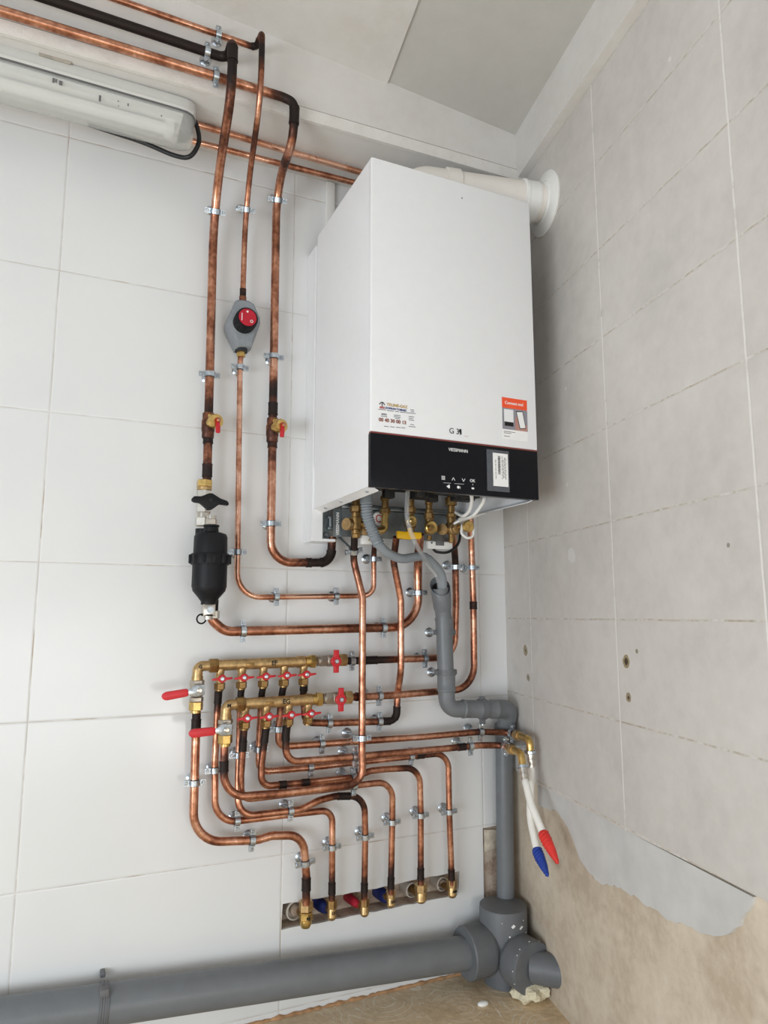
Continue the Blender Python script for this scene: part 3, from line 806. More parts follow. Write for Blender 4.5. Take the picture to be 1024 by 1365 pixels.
def lever_valve(top, d, y1, y2, hub, tip, label, low):
    """full-bore valve with a long red lever"""
    t = thing('lever_valve', low, label, 'valve', 'red lever valves')
    zt, zl = top.z, low.z; x = top.x; L = zt - zl
    c = V((x, -d, (zt + zl) / 2 + L * .08))
    m = MB(); m.hexa(V((x, -d, zt)), V((x, -d, zt - L * .3)), .0158).lathe([(.0125, 0), (.0155, .006), (.016, L * .25), (.0155, L * .42), (.0125, L * .5)], V((x, -d, zt - L * .25)), (0, 0, -1), 24)
    m.hexa(V((x, -d, zl + L * .22)), V((x, -d, zl)), .0152).cyl(c, c + V((0, -.024, 0)), .0085)
    m.build('body', 'nickel_aged', t)
    hb = B(*hub, d + .028); tp = B(*tip, d + .032)
    ldir = (tp - hb).normalized(); n = V((0, -1, 0)); upv = ldir.cross(n).normalized() * -1
    mt = Matrix.Identity(4)
    for ci, ax in enumerate((ldir, upv, n)):
        for ri in range(3): mt[ri][ci] = ax[ri]
    def q(u, v, w=0): return hb + ldir * u + upv * v + n * w
    Ll = (tp - hb).length
    lv = MB().prism([q(-.012, -.010), q(.010, -.012), q(.020, -.0055), q(Ll * .45, -.005), q(Ll * .45, .005), q(.020, .0055), q(.010, .012), q(-.010, .011)], n * .0028, .0004).build('lever', 'zinc', t)
    m = MB(); pts = [q(.024, -.0066), q(.030, -.0082), q(Ll - .010, -.0088), q(Ll - .003, -.006), q(Ll, 0), q(Ll - .003, .006), q(Ll - .010, .0088), q(.030, .0082), q(.024, .0066)]
    m.prism([p - n * .0035 for p in pts], n * .010, .002).build('grip', 'red_grip', lv)
    MB().lathe([(.0065, 0), (.0065, .005), (.004, .0065)], hb + n * .0028, n, 6).lathe([(.0035, 0), (.0035, .003)], hb + n * .008, n, 12).build('nut', 'nickel', lv)
    return t

U_px = [293.8, 322.8, 351.5, 379, 405]; L_px = [326.8, 355.3, 384.8, 411]
atU, dU, lowU, rU = manifold('brass_manifold', 'upper brass manifold marked EF with five red butterfly valves', (290, 887), (405, 882), .05, (290, 409), (263, 905), U_px, 'EF', 364, 'G', 265)
atL, dL, lowL, rL = manifold('brass_manifold', 'lower brass manifold marked EG with four red butterfly valves', (330, 938), (415, 932.5), .085, (326, 418), (301, 955), L_px, 'EG', 380, 'M', 303)
ordn = ['first from the left', 'second from the left', 'third from the left', 'fourth from the left', 'fifth, rightmost']
for i, px in enumerate(U_px): outlet_valve(atU(px) + V((0, 0, -rU)), 'red butterfly-handled brass valve under the upper manifold, ' + ordn[i], 'manifold outlet valves')
for i, px in enumerate(L_px): outlet_valve(atL(px) + V((0, 0, -rL)), 'red butterfly-handled brass valve under the lower manifold, ' + (ordn[i] if i < 3 else 'rightmost, with capped bottom'), 'manifold outlet valves')
end_valve(atU, dU, 426, 444, 452, 461.5, 'valve with upright red T handle at the right end of the upper manifold', .05)
end_valve(atL, dL, 433.5, 450, 459, 468.5, 'valve with upright red T handle at the right end of the lower manifold', .085)
lo = B(263, 935, .047); lo.x = lowU.x
t1 = lever_valve(lowU, .05, 0, 0, (266, 920), (215, 929), 'valve with long red lever pointing left at the left end of the upper manifold', lo)
lo2 = B(299, 979, .088); lo2.x = lowL.x
t2 = lever_valve(lowL, .085, 0, 0, (302, 972.5), (251, 978), 'valve with long red lever pointing left at the left end of the lower manifold', lo2)
for t, l in ((t1, lo), (t2, lo2)):
    MB().hexa(l, l + V((0, 0, -.019)), .0152).lathe([(.011, 0), (.011, .006)], l + V((0, 0, -.024)), Z_, 20).build('compression_nut', 'brass_bright', t)

# ================================================================== RISER VALVES, PUMP, FILTER
def drain_valve(c, label, ang):
    """isolation valve soldered in a riser, bonnet and small red lever facing the room"""
    t = thing('isolation_valve', c, label, 'valve', 'riser isolation valves')
    MB().lathe([(.0125, -.030), (.0138, -.028), (.0138, -.016), (.0150, -.012), (.0155, .010), (.0138, .014), (.0138, .028), (.0125, .030)], c, Z_, 24).build('body', 'solder', t)
    dv = V((.30, -.95, 0)).normalized(); k = c + V((.002, -.004, .004))
    MB().lathe([(.0120, 0), (.0120, .018), (.0158, .020), (.0165, .034), (.0150, .037), (.006, .037)], k, dv, 26).hexa(k + V((0, 0, .0105)) + dv * .004, k + V((0, -.002, .020)) + dv * .010, .008).build('bonnet', 'brass_bright', t)
    p = k + dv * .038; ld = V((sin(ang) * .95, 0, -cos(ang))).normalized(); sd = ld.cross(dv).normalized()
    m = MB(); m.prism([p + ld * a + sd * b for a, b in ((-.006, -.004), (-.006, .004), (.010, .0042), (.016, .0052), (.028, .0052), (.030, .003), (.030, -.003), (.028, -.0052), (.016, -.0052), (.010, -.0042))], dv * .0045, .0008)
    lv = m.build('lever', 'red', t)
    MB().lathe([(.0052, 0), (.0052, .003), (.0035, .0045)], p + dv * .0045, dv, 12).build('screw', 'copper_bright', lv)
drain_valve(B(277.6, 567.5, .036), 'brass isolation valve with small red lever on the leftmost riser', 0.02)
drain_valve(B(363.2, 573.5, .036), 'brass isolation valve with small red lever on the riser next to the boiler', -.1)

# grey insulated pump with red and black knob
c = B(322.5, 436, .034)
t = thing('circulation_pump', c, 'small pump in grey insulation shell with red and black knob on the thin riser', 'pump')
out = [(313, 402), (320, 401.5), (329, 403), (337, 407.5), (345.4, 427), (346, 434), (334, 467), (314, 467.5), (300.5, 437), (300.5, 430)]
lay = [(.006, .90), (.012, .97), (.036, 1.0), (.050, .94), (.058, .82)]
pr = []
for d, s in lay:
    base = [B(*p, .034) for p in out]; cc = sum(base, V((0, 0, 0))) / len(base)
    pr.append([V((cc.x + (p.x - cc.x) * s, -d, cc.z + (p.z - cc.z) * s)) for p in base])
m = MB(); n = len(out)
m.add([v for l in pr for v in l], [list(range(n))] + [[i * n + k, i * n + (k + 1) % n, (i + 1) * n + (k + 1) % n, (i + 1) * n + k] for i in range(len(lay) - 1) for k in range(n)] + [[(len(lay) - 1) * n + k for k in range(n)]])
shell = m.build('shell', 'grey_shell', t, angle=25)
cc.y = -.055
MB().box(V((cc.x - .0045, -.0582, pr[4][6].z + .004)), V((cc.x + .0045, -.057, cc.z - .030)), .001).build('seam_rib', 'grey_shell', shell)
kd = V((.02, -1, .02)).normalized(); k0 = B(324, 432.5, .056)
MB().lathe([(.0285, 0), (.0285, .004), (.027, .006)], k0, kd, 36).build('flange', 'grey_shell', shell)
kn = MB().lathe([(.0255, .004), (.0255, .040), (.0238, .043), (.0205, .0425)], k0, kd, 40)
for i in range(24):
    a = 2 * pi * i / 24; kn.cyl(k0 + kd * .010 + V((cos(a), 0, sin(a))) * .0252, k0 + kd * .037 + V((cos(a), 0, sin(a))) * .0252, .0014, seg=6)
kn = kn.build('knob', 'black_plastic', t)
MB().lathe([(.0212, .0420), (.0208, .0436)], k0, kd, 36).build('knob_face', 'crimson', kn)
f0 = k0 + kd * .0438
MB().torus(f0 + V((.0095, 0, -.0085)), kd, .0030, .0007, 20, 6).lathe([(.0028, 0), (.0028, .0006)], f0 + V((-.001, 0, .0135)), kd, 5).box(f0 + V((-.0145, -.0005, -.010)), f0 + V((-.0128, .0003, .008))).build('dial_marks', 'ink_white', kn)
MB().lathe([(.0150, 0), (.0150, .008)], B(321.5, 466.5, .034) + V((0, 0, .002)), (0, 0, -1), 22).build('collar', 'rubber', t)
MB().hexa(B(321.6, 467, .034), B(321.4, 476, .034), .0105).build('lower_union', 'brass_bright', t)
MB().lathe([(.0088, 0), (.0088, .016)], B(323.5, 404, .034), Z_, 20).build('upper_union', 'copper_dark', t)

# butterfly valve above the filter
c = B(271, 663, .04)
t = thing('butterfly_valve', c, 'nickel valve with black wing handle directly above the black filter', 'valve')
zz = [B(272, y, .04).z for y in (640, 650, 655, 684, 690, 702)]; x = B(272, 663, .04).x
P = lambda z: V((x, -.04, z))
MB().hexa(P(zz[0]), P(zz[1]), .0180, X_).build('union_nut', 'brass_bright', t)
MB().lathe([(.0165, 0), (.0165, -.006)], P(zz[1]), Z_, 24).build('gasket_ring', 'brass', t)
MB().hexa(P(zz[1] - .006), P(zz[3]), .0175, X_).hexa(P(zz[4]), P(zz[5]), .0185, X_).lathe([(.0145, 0), (.0145, -.02)], P(zz[3]), Z_, 22).cyl(P((zz[2] + zz[3]) / 2), P((zz[2] + zz[3]) / 2) + V((0, -.030, 0)), .010).build('body', 'nickel', t)
h = B(281, 667, .078)
m = MB(); o = [(-.041, .002), (-.036, .0075), (-.020, .0085), (-.004, .0165), (.004, .0165), (.022, .0062), (.037, .0018), (.041, -.003), (.041, -.008), (.036, -.0085), (.020, -.007), (.004, -.020), (-.006, -.022), (-.015, -.014), (-.024, -.007), (-.036, -.006), (-.041, -.003)]
m.prism([h + V((a, 0, b)) for a, b in o], (0, .012, 0), .0018)
m.lathe([(.0145, 0), (.0145, .022)], h + V((-.002, .006, 0)), Y_, 24)
hd = m.build('wing_handle', 'black_plastic', t)
MB().lathe([(.005, 0), (.0045, .0015)], h + V((0, -.0002, 0)), (0, -1, 0), 14).build('screw', 'black', hd)

# black filter
fd = .088
ax = B(280, 750, fd).x
Zf = lambda y: B(280, y, fd).z
c = V((ax, -fd, Zf(820)))
t = thing('magnetic_filter', c, 'black bulb-shaped heating filter at the foot of the leftmost riser', 'filter')
Q = lambda y, r: (r, Zf(y) - c.z)
R0 = .0375
MB().lathe([Q(783, R0 * .98), Q(788, R0 * .93), Q(796, .024), Q(802, .0165), Q(806, .0165)][::-1] + [Q(783, R0), Q(751, R0 * 1.0), Q(749, R0)], c, Z_, 48).build('lower_bowl', 'black_plastic', t)
MB().lathe([Q(742, R0 * .98), Q(716, R0 * .96), Q(712, R0 * .88), Q(710, R0 * .60), Q(709, .0165), Q(703, .0158), Q(702, .0175), Q(700, .0175)], c, Z_, 48).build('upper_housing', 'black_plastic', t)
m = MB(); m.lathe([Q(753, R0 * 1.09), Q(751.5, R0 * 1.12), Q(740, R0 * 1.12), Q(738.5, R0 * 1.09)], c, Z_, 48)
for i in range(12):
    a = 2 * pi * i / 12; p = V((ax + cos(a) * R0 * 1.12, -fd + sin(a) * R0 * 1.12, 0))
    m.box(p + V((-.004, -.004, Zf(751.5))), p + V((.004, .004, Zf(740))), .001)
m.build('ring_nut', 'black_plastic', t)
MB().hexa(V((ax, -fd, Zf(700))), V((ax, -fd, Zf(692))), .0125).lathe([(.0105, 0), (.0105, .008)], V((ax, -fd, Zf(692))), Z_, 18).build('vent_plug', 'nickel', t)
bp = B(272, 712, .045)
MB().tube(fillet([(V((x, -.041, bp.z + .012)), 0), (V((x, -.041, bp.z - .012)), .02), (V((ax - .012, -fd + .02, Zf(722))), 0)]), .0165, 20).build('side_inlet', 'black_plastic', t)
lp = B(283, 820, .045)
MB().tube([V((ax, -fd + .02, Zf(793))), V((lp.x, -.05, lp.z + .030)), V((lp.x, -.045, lp.z + .004))], .0125, 18).build('side_outlet', 'black_plastic', t)
MB().hexa(V((lp.x, -.045, lp.z + .010)), V((lp.x, -.045, lp.z - .008)), .0165).build('outlet_nut', 'nickel', t)
m = MB(); m.box(V((ax - .013, -fd - .013, Zf(821))), V((ax + .013, -fd + .013, Zf(805))), .002); m.cyl(V((ax, -fd, Zf(821))), V((ax, -fd, Zf(826))), .010, seg=20)
dv_ = m.build('drain_valve', 'nickel', t)
MB().lathe([(.0075, 0), (.0075, .003)], V((ax + .002, -fd - .0128, Zf(813))), (0, -1, 0), 18).box(V((ax - .003, -fd - .0168, Zf(813) - .0008)), V((ax + .007, -fd - .0155, Zf(813) + .0008))).build('turn_screw', 'zinc', dv_)
m = MB(); rc = B(268.5, 825, fd + .004)
m.torus(rc, (0.1, -1, 0), .0098, .0018, 30, 8); m.torus(V((ax, -fd, Zf(820))), Z_, .0135, .0018, 28, 8)
m.build('strap_ring', 'black_plastic', t)

# ================================================================== BOILER
XLb, XRb = -.5838, -.1815
YR, YFb = -.060, -.405
ZB, ZT, ZS = Z0 + .2488, Z0 + .953, Z0 + .3590
bo = thing('wall_boiler', V((XLb, 0, ZB)), 'large white wall-hung gas boiler with black control strip, above the pipework', 'boiler')
th = .0015
m = MB()
m.box((XLb, YFb + .012, ZB + .002), (XLb + th, YR, ZT - .001)); m.box((XRb - th, YFb + .012, ZB + .002), (XRb, YR, ZT - .001))
m.box((XLb, YFb + .012, ZT - th), (XRb, YR, ZT))
m.box((XLb, YR - th, ZB + .10), (XRb, YR, ZT))
for s, x in ((1, XLb + .0009), (-1, XRb - .0009)):   # inward bottom flanges
    m.add([V((x, YFb + .012, ZB + .003)), V((x, YR, ZB + .003)), V((x + s * .021, YR, ZB - .006)), V((x + s * .021, YFb + .012, ZB - .006)),
           V((x, YFb + .012, ZB + .006)), V((x, YR, ZB + .006)), V((x + s * .021, YR, ZB - .004)), V((x + s * .021, YFb + .012, ZB - .004))],
          [[0, 1, 2, 3], [7, 6, 5, 4], [0, 3, 7, 4], [1, 5, 6, 2], [2, 6, 7, 3], [0, 4, 5, 1]])
m.build('casing', 'white_enamel', bo, angle=25)
for x, s in ((XLb + .011, 'l'), (XRb - .011, 'r')):
    for y in (-.36, -.215, -.115):
        MB().lathe([(.0042, 0), (.0042, .0012), (.003, .0026)], (x, y, ZB - .0012), (0, 0, -1), 14).build('screw', 'zinc', bo)
m = MB(); m.box((XLb - .0004, YFb, ZS + .0015), (XRb + .0004, YFb + .013, ZT + .0008), .0025, 3)
fc = m.build('front_cover', 'white_enamel', bo)
MB().box((XLb + .0002, YFb + .0003, ZS - .0016), (XRb - .0002, YFb + .010, ZS + .0014)).build('trim_line', 'trim_red', bo)
cp = MB().box((XLb, YFb, ZB), (XRb, YFb + .014, ZS - .0016), .0012, 2).build('control_panel', 'black_glass', bo)
m = MB(); m.box((XLb + .002, YFb + .016, ZB + .060), (XRb - .002, YR, ZB + .062))
rnd = random.Random(8)
for i in range(46):
    xx = rnd.uniform(XLb + .03, XRb - .03); yy = rnd.uniform(YFb + .03, -.15); hh = rnd.uniform(.008, .044)
    if rnd.random() < .5: m.cyl((xx, yy, ZB + .061), (xx, yy, ZB + .061 - hh), rnd.uniform(.006, .016), seg=14)
    else:
        w = rnd.uniform(.008, .03); m.box((xx - w, yy - w * .6, ZB + .061 - hh), (xx + w, yy + w * .6, ZB + .061), .002)
for i in range(9):
    y = YFb + .03 + rnd.uniform(0, .1); x0 = rnd.uniform(XLb + .03, -.35)
    m.tube(fillet([(V((x0, y, ZB + .06)), 0), (V((x0 + .05, y + .02, ZB + .022)), .03), (V((x0 + .14, y - .01, ZB + .026)), .03), (V((x0 + .18, y, ZB + .06)), 0)], 5), .0035, 8)
m.build('underside_works', 'dark_inside', bo)
for xx, yy, w in ((-.47, -.092, .055), (-.345, -.090, .06), (-.25, -.094, .03)):
    MB().box((xx - w, yy - .006, ZB + .004), (xx + w, yy + .006, ZB + .016), .002).build('inner_bracket', 'galvanized', bo)
# wordmark, touch icons
yF = YFb - .0004
def F(px, py): return B(px, py, -YFb + .0006)
text('wordmark', 'VIESSMANN', F(611, 600.5), .0096, 'ink_white', cp, bold=.00005, sx=.92)
def mark(name, mat, parent, fn):
    m = MB(); fn(m); return m.build(name, mat, parent, smooth=False)
def ln(m, a, b, w=.0008):
    a, b = V(a), V(b); t = (b - a).normalized(); s = V((t.z, 0, -t.x)) * w / 2
    m.prism([a + s, b + s, b - s, a - s], (0, -.0003, 0))
p = F(591, 637)
def f_menu(m):
    for k in (-1, 0, 1): ln(m, p + V((-.004, 0, k * .003)), p + V((.004, 0, k * .003)), .0014)
mark('menu_icon', 'ink_white', cp, f_menu)
p2 = F(604.5, 638.5); p3 = F(618, 640); p4 = F(630, 641); p5 = F(598, 648.5); p6 = F(611, 649.5); p7 = F(630.5, 651)
mark('up_icon', 'ink_white', cp, lambda m: (ln(m, p2 + V((-.0035, 0, -.003)), p2 + V((0, 0, .003)), .0011), ln(m, p2 + V((.0035, 0, -.003)), p2 + V((0, 0, .003)), .0011)))
mark('down_icon', 'ink_white', cp, lambda m: (ln(m, p3 + V((-.0035, 0, .003)), p3 + V((0, 0, -.003)), .0011), ln(m, p3 + V((.0035, 0, .003)), p3 + V((0, 0, -.003)), .0011)))
text('ok_icon', 'OK', p4, .0085, 'ink_white', cp, bold=.0001)
mark('bracket_line', 'ink_white', cp, lambda m: (ln(m, F(591, 643.5), F(601, 644.2), .0005), ln(m, F(606, 644.6), F(618.5, 645.5), .0005)))
mark('back_icon', 'ink_white', cp, lambda m: (m.prism([p5 + V((-.005, 0, 0)), p5 + V((.001, 0, .004)), p5 + V((.003, 0, .003)), p5 + V((.003, 0, -.003)), p5 + V((.001, 0, -.004))], (0, -.0003, 0))))
mark('heat_icon', 'ink_white', cp, lambda m: (m.lathe([(.0032, 0), (.0032, .0003)], p6, (0, -1, 0), 6), ln(m, p6 + V((.0045, 0, -.003)), p6 + V((.0045, 0, .002)), .0008)))
mark('side_icon', 'ink_white', cp, lambda m: (ln(m, F(630.3, 645), F(630.4, 647), .0007), m.box(p7 - V((.003, .0002, .0018)), p7 + V((.003, .0001, .0018)))))
# rating label in a clear pouch
a, c = F(648.5, 598.5), F(679.5, 656.5)
po = MB().box((a.x, YFb - .0016, c.z), (c.x, YFb - .0004, a.z), .0004).build('label_pouch', 'pouch', bo); po['label'] = 'clear plastic pouch with white rating label'
a, c = F(656.5, 603.5), F(677.5, 649.5)
sh = MB().box((a.x, YFb - .0022, c.z), (c.x, YFb - .0017, a.z)).build('rating_label', 'paper', bo); sh['label'] = 'white rating label with barcode'
def f_bar(m):
    zz = a.z - .006; rnd = random.Random(3)
    while zz > a.z - .046:
        h = rnd.choice((.0006, .001, .0016)); m.box((a.x + .0125, YFb - .0025, zz - h), (a.x + .0185, YFb - .0021, zz)); zz -= h + rnd.choice((.0006, .0009))
mark('barcode', 'black', sh, f_bar)
def f_txt(m):
    rnd = random.Random(5)
    for xx in (.006, .0225, .0255, .0285, .0315):
        zz = a.z - rnd.uniform(.006, .02)
        while zz > a.z - .052:
            l = rnd.uniform(.003, .008); m.box((a.x + xx, YFb - .0025, zz - l), (a.x + xx + .0011, YFb - .0021, zz)); zz -= l + .0016
mark('small_print', 'ink_grey', sh, f_txt)
# orange "Connect me!" sticker
a, c = F(669, 529), F(704, 589)
a.z = F(669, 529).z; st = MB().box((a.x, YFb - .0006, c.z), (c.x, YFb - .0001, a.z)).build('connect_sticker', 'paper', fc); st['label'] = 'orange headed sticker with a photo of a hand and phone'
SX, SZ = c.x - a.x, a.z - c.z
def sb(m, u0, u1, v0, v1, k=1): m.box((a.x + SX * u0, YFb - .0006 - .0002 * k, a.z - SZ * v1), (a.x + SX * u1, YFb - .0005, a.z - SZ * v0))
mark('orange_header', 'orange', st, lambda m: sb(m, 0, 1, 0, .25))
text('slogan', 'Connect me!', (a.x + SX * .48, YFb - .0010, a.z - SZ * .125), .0092, 'ink_white', st, bold=.00015)
mark('picture', 'paper_grey', st, lambda m: sb(m, 0, 1, .25, .76))
mark('picture_boiler', 'white_enamel', st, lambda m: sb(m, .07, .44, .28, .58, 2))
mark('picture_panel', 'black', st, lambda m: sb(m, .09, .43, .58, .68, 2))
def sp(u, v, k): return V((a.x + SX * u, YFb - .0006 - .0002 * k, a.z - SZ * v))
mark('picture_hand', 'paper_skin', st, lambda m: m.prism([sp(u, v, 2) for u, v in ((.5, .76), (.5, .5), (.58, .4), (.66, .5), (.72, .66), (.98, .6), (.98, .76))], (0, .0002, 0)))
mark('picture_phone_body', 'black', st, lambda m: m.prism([sp(u, v, 3) for u, v in ((.545, .30), (.82, .28), (.93, .69), (.68, .72))], (0, .0002, 0)))
mark('picture_phone_screen', 'paper', st, lambda m: m.prism([sp(u, v, 4) for u, v in ((.57, .32), (.80, .30), (.905, .675), (.70, .70))], (0, .0002, 0)))
def f_sp(m):
    for v, l in ((.81, .45), (.845, .28), (.92, .22)): sb(m, .05, .05 + l, v, v + .013)
mark('small_print', 'ink_grey', st, f_sp)
# handwritten size card
text('size_mark', 'G 31', F(608, 575.3), .0165, 'black', fc)
mark('size_correction', 'black', fc, lambda m: m.prism([F(613, 571.6), F(615.2, 572.5), F(614.8, 576), F(615.6, 577), F(613.4, 580.2), F(613.2, 576.5), F(611.8, 575.5)], (0, -.0003, 0)))
mark('faint_print', 'ink_red', fc, lambda m: ln(m, F(619, 581.3), F(624, 582), .0004))
# installer sticker
o = F(504, 534)
text('installer_name', 'TKLINE-GAZ', F(529.5, 541), .0082, 'ink_gold', fc, bold=.0002)
text('installer_town', 'DOBRAN TOMASZ', F(528, 545.6), .0056, 'ink_blue', fc, bold=.0002)
text('installer_phone', '00 40 30 00 13', F(523.5, 561.5), .0100, 'ink_brown', fc, bold=.0003)
def f_i1(m):
    for x0, y0, w in ((504.5, 543.3, 10), (516, 545, 9), (527, 546.3, 4.5), (533, 547, 21), (508.5, 549.2, 7), (508.5, 550.3, 7), (508, 552.5, 8), (525, 551, 9), (525, 553.3, 9), (527, 555.5, 6), (545, 553, 7), (545, 555.3, 6), (545, 557.6, 7), (512, 566, 6), (520, 566.6, 6), (528, 567.3, 6), (535, 567.8, 5), (547, 563.6, 5), (545, 566.2, 9), (547, 544, 5), (548, 546.4, 4)):
        ln(m, F(x0, y0 + 2.2), F(x0 + w, y0 + 2.2 + w * .1), .0011)
mark('installer_lines', 'ink_grey', fc, f_i1)
p = F(509.5, 539.5)
mark('installer_emblem', 'black', fc, lambda m: (ln(m, p + V((-.006, 0, 0)), p + V((-.002, 0, .005)), .0016), ln(m, p + V((-.002, 0, .005)), p + V((.002, 0, .005)), .0016), ln(m, p + V((.002, 0, .005)), p + V((.006, 0, 0)), .0016), ln(m, p + V((0, 0, .005)), p + V((0, 0, -.004)), .0016)))
text('installer_badge', 'GAZ', p + V((0, -.0001, -.006)), .0055, 'ink_red', fc, bold=.0003)
MB().lathe([(.0016, 0), (.0012, .0008)], F(616, 264), (0, -1, 0), 12).build('screw_hole', 'ink_grey', fc)

# mounting frame behind the boiler
fr = MB(); FB = B(414.5, 721, .06).z; FT = B(419, 327, .06).z
xl = XLb - .0035
fr.box((xl, -.060, FB), (xl + .0015, -.0005, FT)); fr.box((xl + .0002, -.0606, FB), (xl + .027, -.0601, FT)); fr.box((XRb - .027, -.0605, ZB - .02), (XRb, -.059, FT)); fr.box((XRb - .0015, -.060, ZB - .02), (XRb, -.0005, FT))
fr.box((xl + .0016, -.0604, FB + .0003), (xl + .060, -.0006, FB + .0018)); fr.box((xl + .0004, -.0616, FB + .0002), (xl + .060, -.0606, FB + .0065))
fr.build('mounting_frame', 'white_enamel', bo, angle=25)
# galvanised connection rail with two side plates
rz0, rz1 = Z0 + .198, Z0 + .262
ra, rb = B(456, 700, .075).x, B(613, 700, .075).x
zl_ = B(470, 716, .075).z
m = MB(); m.box((ra, -.0765, zl_), (rb, -.075, ZB + .012)); m.box((ra, -.100, ZB + .004), (rb, -.075, ZB + .012), .001)
m.build('connection_rail', 'galvanized', bo, angle=25)
q0, q1 = B(444, 697, .068).x, B(456, 697, .068).x
pl = MB().box((q0, -.0695, zl_), (q1, -.068, ZB + .006)).build('side_plate', 'galvanized', bo, angle=25)
text('side_plate_name', 'VIESSMANN', V(((q0 + q1) / 2, -.0698, (zl_ + ZB) / 2)), .0105, 'ink_white', pl, right=Z_, up=-X_, bold=.0003)
m = MB(); q = B(429.5, 701, .04).x
m.box((q, -.041, FB + .006), (q0, -.0395, ZB + .006)); m.box((q + .010, -.055, Z0 + .205), (q + .026, -.041, Z0 + .212), .001); m.box((q + .010, -.055, Z0 + .232), (q + .026, -.041, Z0 + .238), .001)
m.cyl((q + .018, -.050, Z0 + .205), (q + .018, -.050, Z0 + .238), .0045, seg=12)
m.lathe([(.007, 0), (.007, .003), (.0045, .005)], (q + .008, -.041, Z0 + .193), (0, -1, 0), 6)
m.build('hanger_bracket', 'galvanized', bo, angle=25)

# ================================================================== VALVES UNDER THE BOILER
def stack(m, px, d, items, seg=22):
    """vertical turned column: items = (kind, y0, y1, radius) in image rows at distance d"""
    for k, y0, y1, r in items:
        a, b = B(px, y0, d), B(px, y1, d); x = B(px, (items[0][1] + items[-1][2]) / 2, d).x
        a.x = b.x = x
        if k == 'h': m.hexa(a, b, r, X_)
        else: m.cyl(a, b, r, seg=seg, ch=min(.001, (a - b).length * .2))
D = .125
c = B(475, 700, D)
t = thing('boiler_valve', c, 'leftmost brass valve under the boiler, beside the grey corrugated hose', 'valve', 'brass valves under the boiler')
m = MB(); stack(m, 474.5, D, [('c', 650, 674, .0095), ('h', 674, 683, .0150), ('c', 683, 690, .0110), ('c', 690, 706, .0150), ('c', 706, 712, .0105), ('h', 712, 717.5, .0095)]); m.build('body', 'brass_aged', t)
MB().lathe([(.009, 0), (.0125, .005), (.0125, .016), (.010, .018), (.0145, .0185), (.0145, .028)], B(472, 700, D - .005), (-.9, -.45, .0), 20).build('side_cap', 'brass', t)
MB().lathe([(.008, 0), (.008, .02), (.0115, .021), (.0115, .034)], B(480, 698, D + .005), (.93, -.2, -.2), 18).build('side_outlet', 'brass_aged', t)
t = thing('boiler_connector', B(513, 690, D), 'brass elbow under the boiler right of the corrugated hose', 'fitting')
MB().tube(fillet([(B(513.5, 684, D), 0), (B(512.5, 707, D), .012), (B(500, 708, D + .005), 0)]), .0088, 18).build('elbow', 'brass_bright', t)
m = MB(); stack(m, 513.5, D, [('c', 645, 661, .0080), ('c', 661, 667, .0115), ('c', 667, 678, .0085), ('h', 678, 685, .0135)]); m.build('union_nut', 'brass_aged', t)
t = thing('pressure_gauge', B(503, 692, D - .02), 'small round white gauge half hidden behind the corrugated hose', 'gauge')
MB().lathe([(.0155, 0), (.0165, .002), (.0165, .008), (.014, .010)], B(502, 692, D - .03), (.2, -1, 0), 26).build('case', 'white_plastic', t)
MB().torus(B(502, 692, D - .03) + V((.002, -.0102, 0)), (.2, -1, 0), .0085, .0014, 20, 6).build('dial_ring', 'ink_red', t)
t = thing('gas_valve', B(547, 695, D), 'brass gas valve with yellow lever handle, behind the clear tube', 'valve')
m = MB(); stack(m, 547, D, [('c', 640, 661, .0085), ('h', 661, 669, .0100), ('c', 669, 676, .0105), ('h', 676, 684, .0135), ('c', 684, 690, .010), ('c', 690, 703, .0145), ('c', 703, 716, .010)]); m.build('body', 'brass_aged', t)
MB().lathe([(.0125, 0), (.0140, .003), (.0140, .012), (.0120, .0135), (.006, .0130), (.004, .015)], B(546, 695, D + .008), (.05, -1, 0), 26).build('bonnet', 'brass_bright', t)
dy = D + .026
m = MB(); a = lambda x, y: B(x, y, dy)
m.prism([a(530, 707.5), a(541, 708.6), a(544.5, 708.8), a(544.8, 703.5), a(549, 703.5), a(549.3, 709.3), a(562, 709.5), a(563, 716), a(561, 718.3), a(549, 719), a(543, 719), a(531.5, 717.5), a(530, 715)], (0, .009, 0), .0018)
m.build('lever', 'yellow', t)
t = thing('boiler_valve', B(572, 700, D), 'brass valve with a hexagon plug facing forward, second from the right under the boiler', 'valve', 'brass valves under the boiler')
m = MB(); stack(m, 572, D, [('c', 640, 656, .0085), ('c', 656, 663, .0135), ('c', 663, 673, .0100), ('c', 673, 679, .0078), ('h', 684, 692, .0125), ('c', 679, 698, .0100), ('c', 698, 712, .0120), ('h', 714, 720, .0062)]); m.build('body', 'brass_aged', t)
fv = MB().lathe([(.0125, 0), (.0165, .003), (.0165, .011), (.0145, .0130), (.0105, .0120)], B(572.5, 703.5, D + .004), (.06, -1, 0), 26).build('bonnet', 'brass_bright', t)
MB().hexa(B(574, 703.5, D + .016), B(574, 703.5, D + .016) + V((0, -.007, 0)), .0078).build('plug', 'brass_aged', fv)
t = thing('boiler_valve', B(602, 700, D), 'brass valve with a round safety knob, rightmost under the boiler', 'valve', 'brass valves under the boiler')
m = MB(); stack(m, 601.5, D, [('c', 640, 663, .0095), ('h', 663, 674, .0150), ('c', 674, 684, .0095), ('h', 684, 690, .0135), ('c', 690, 698, .0110), ('c', 698, 712, .0150), ('c', 712, 718, .0080), ('h', 717, 724, .0085)]); m.build('body', 'brass_aged', t)
MB().lathe([(.013, 0), (.0170, .003), (.0170, .010), (.0150, .013)], B(603, 705, D + .005), (.15, -1, 0), 26).hexa(B(605, 705, D + .017), B(605, 705, D + .017) + V((.002, -.008, 0)), .011).build('bonnet', 'brass', t)
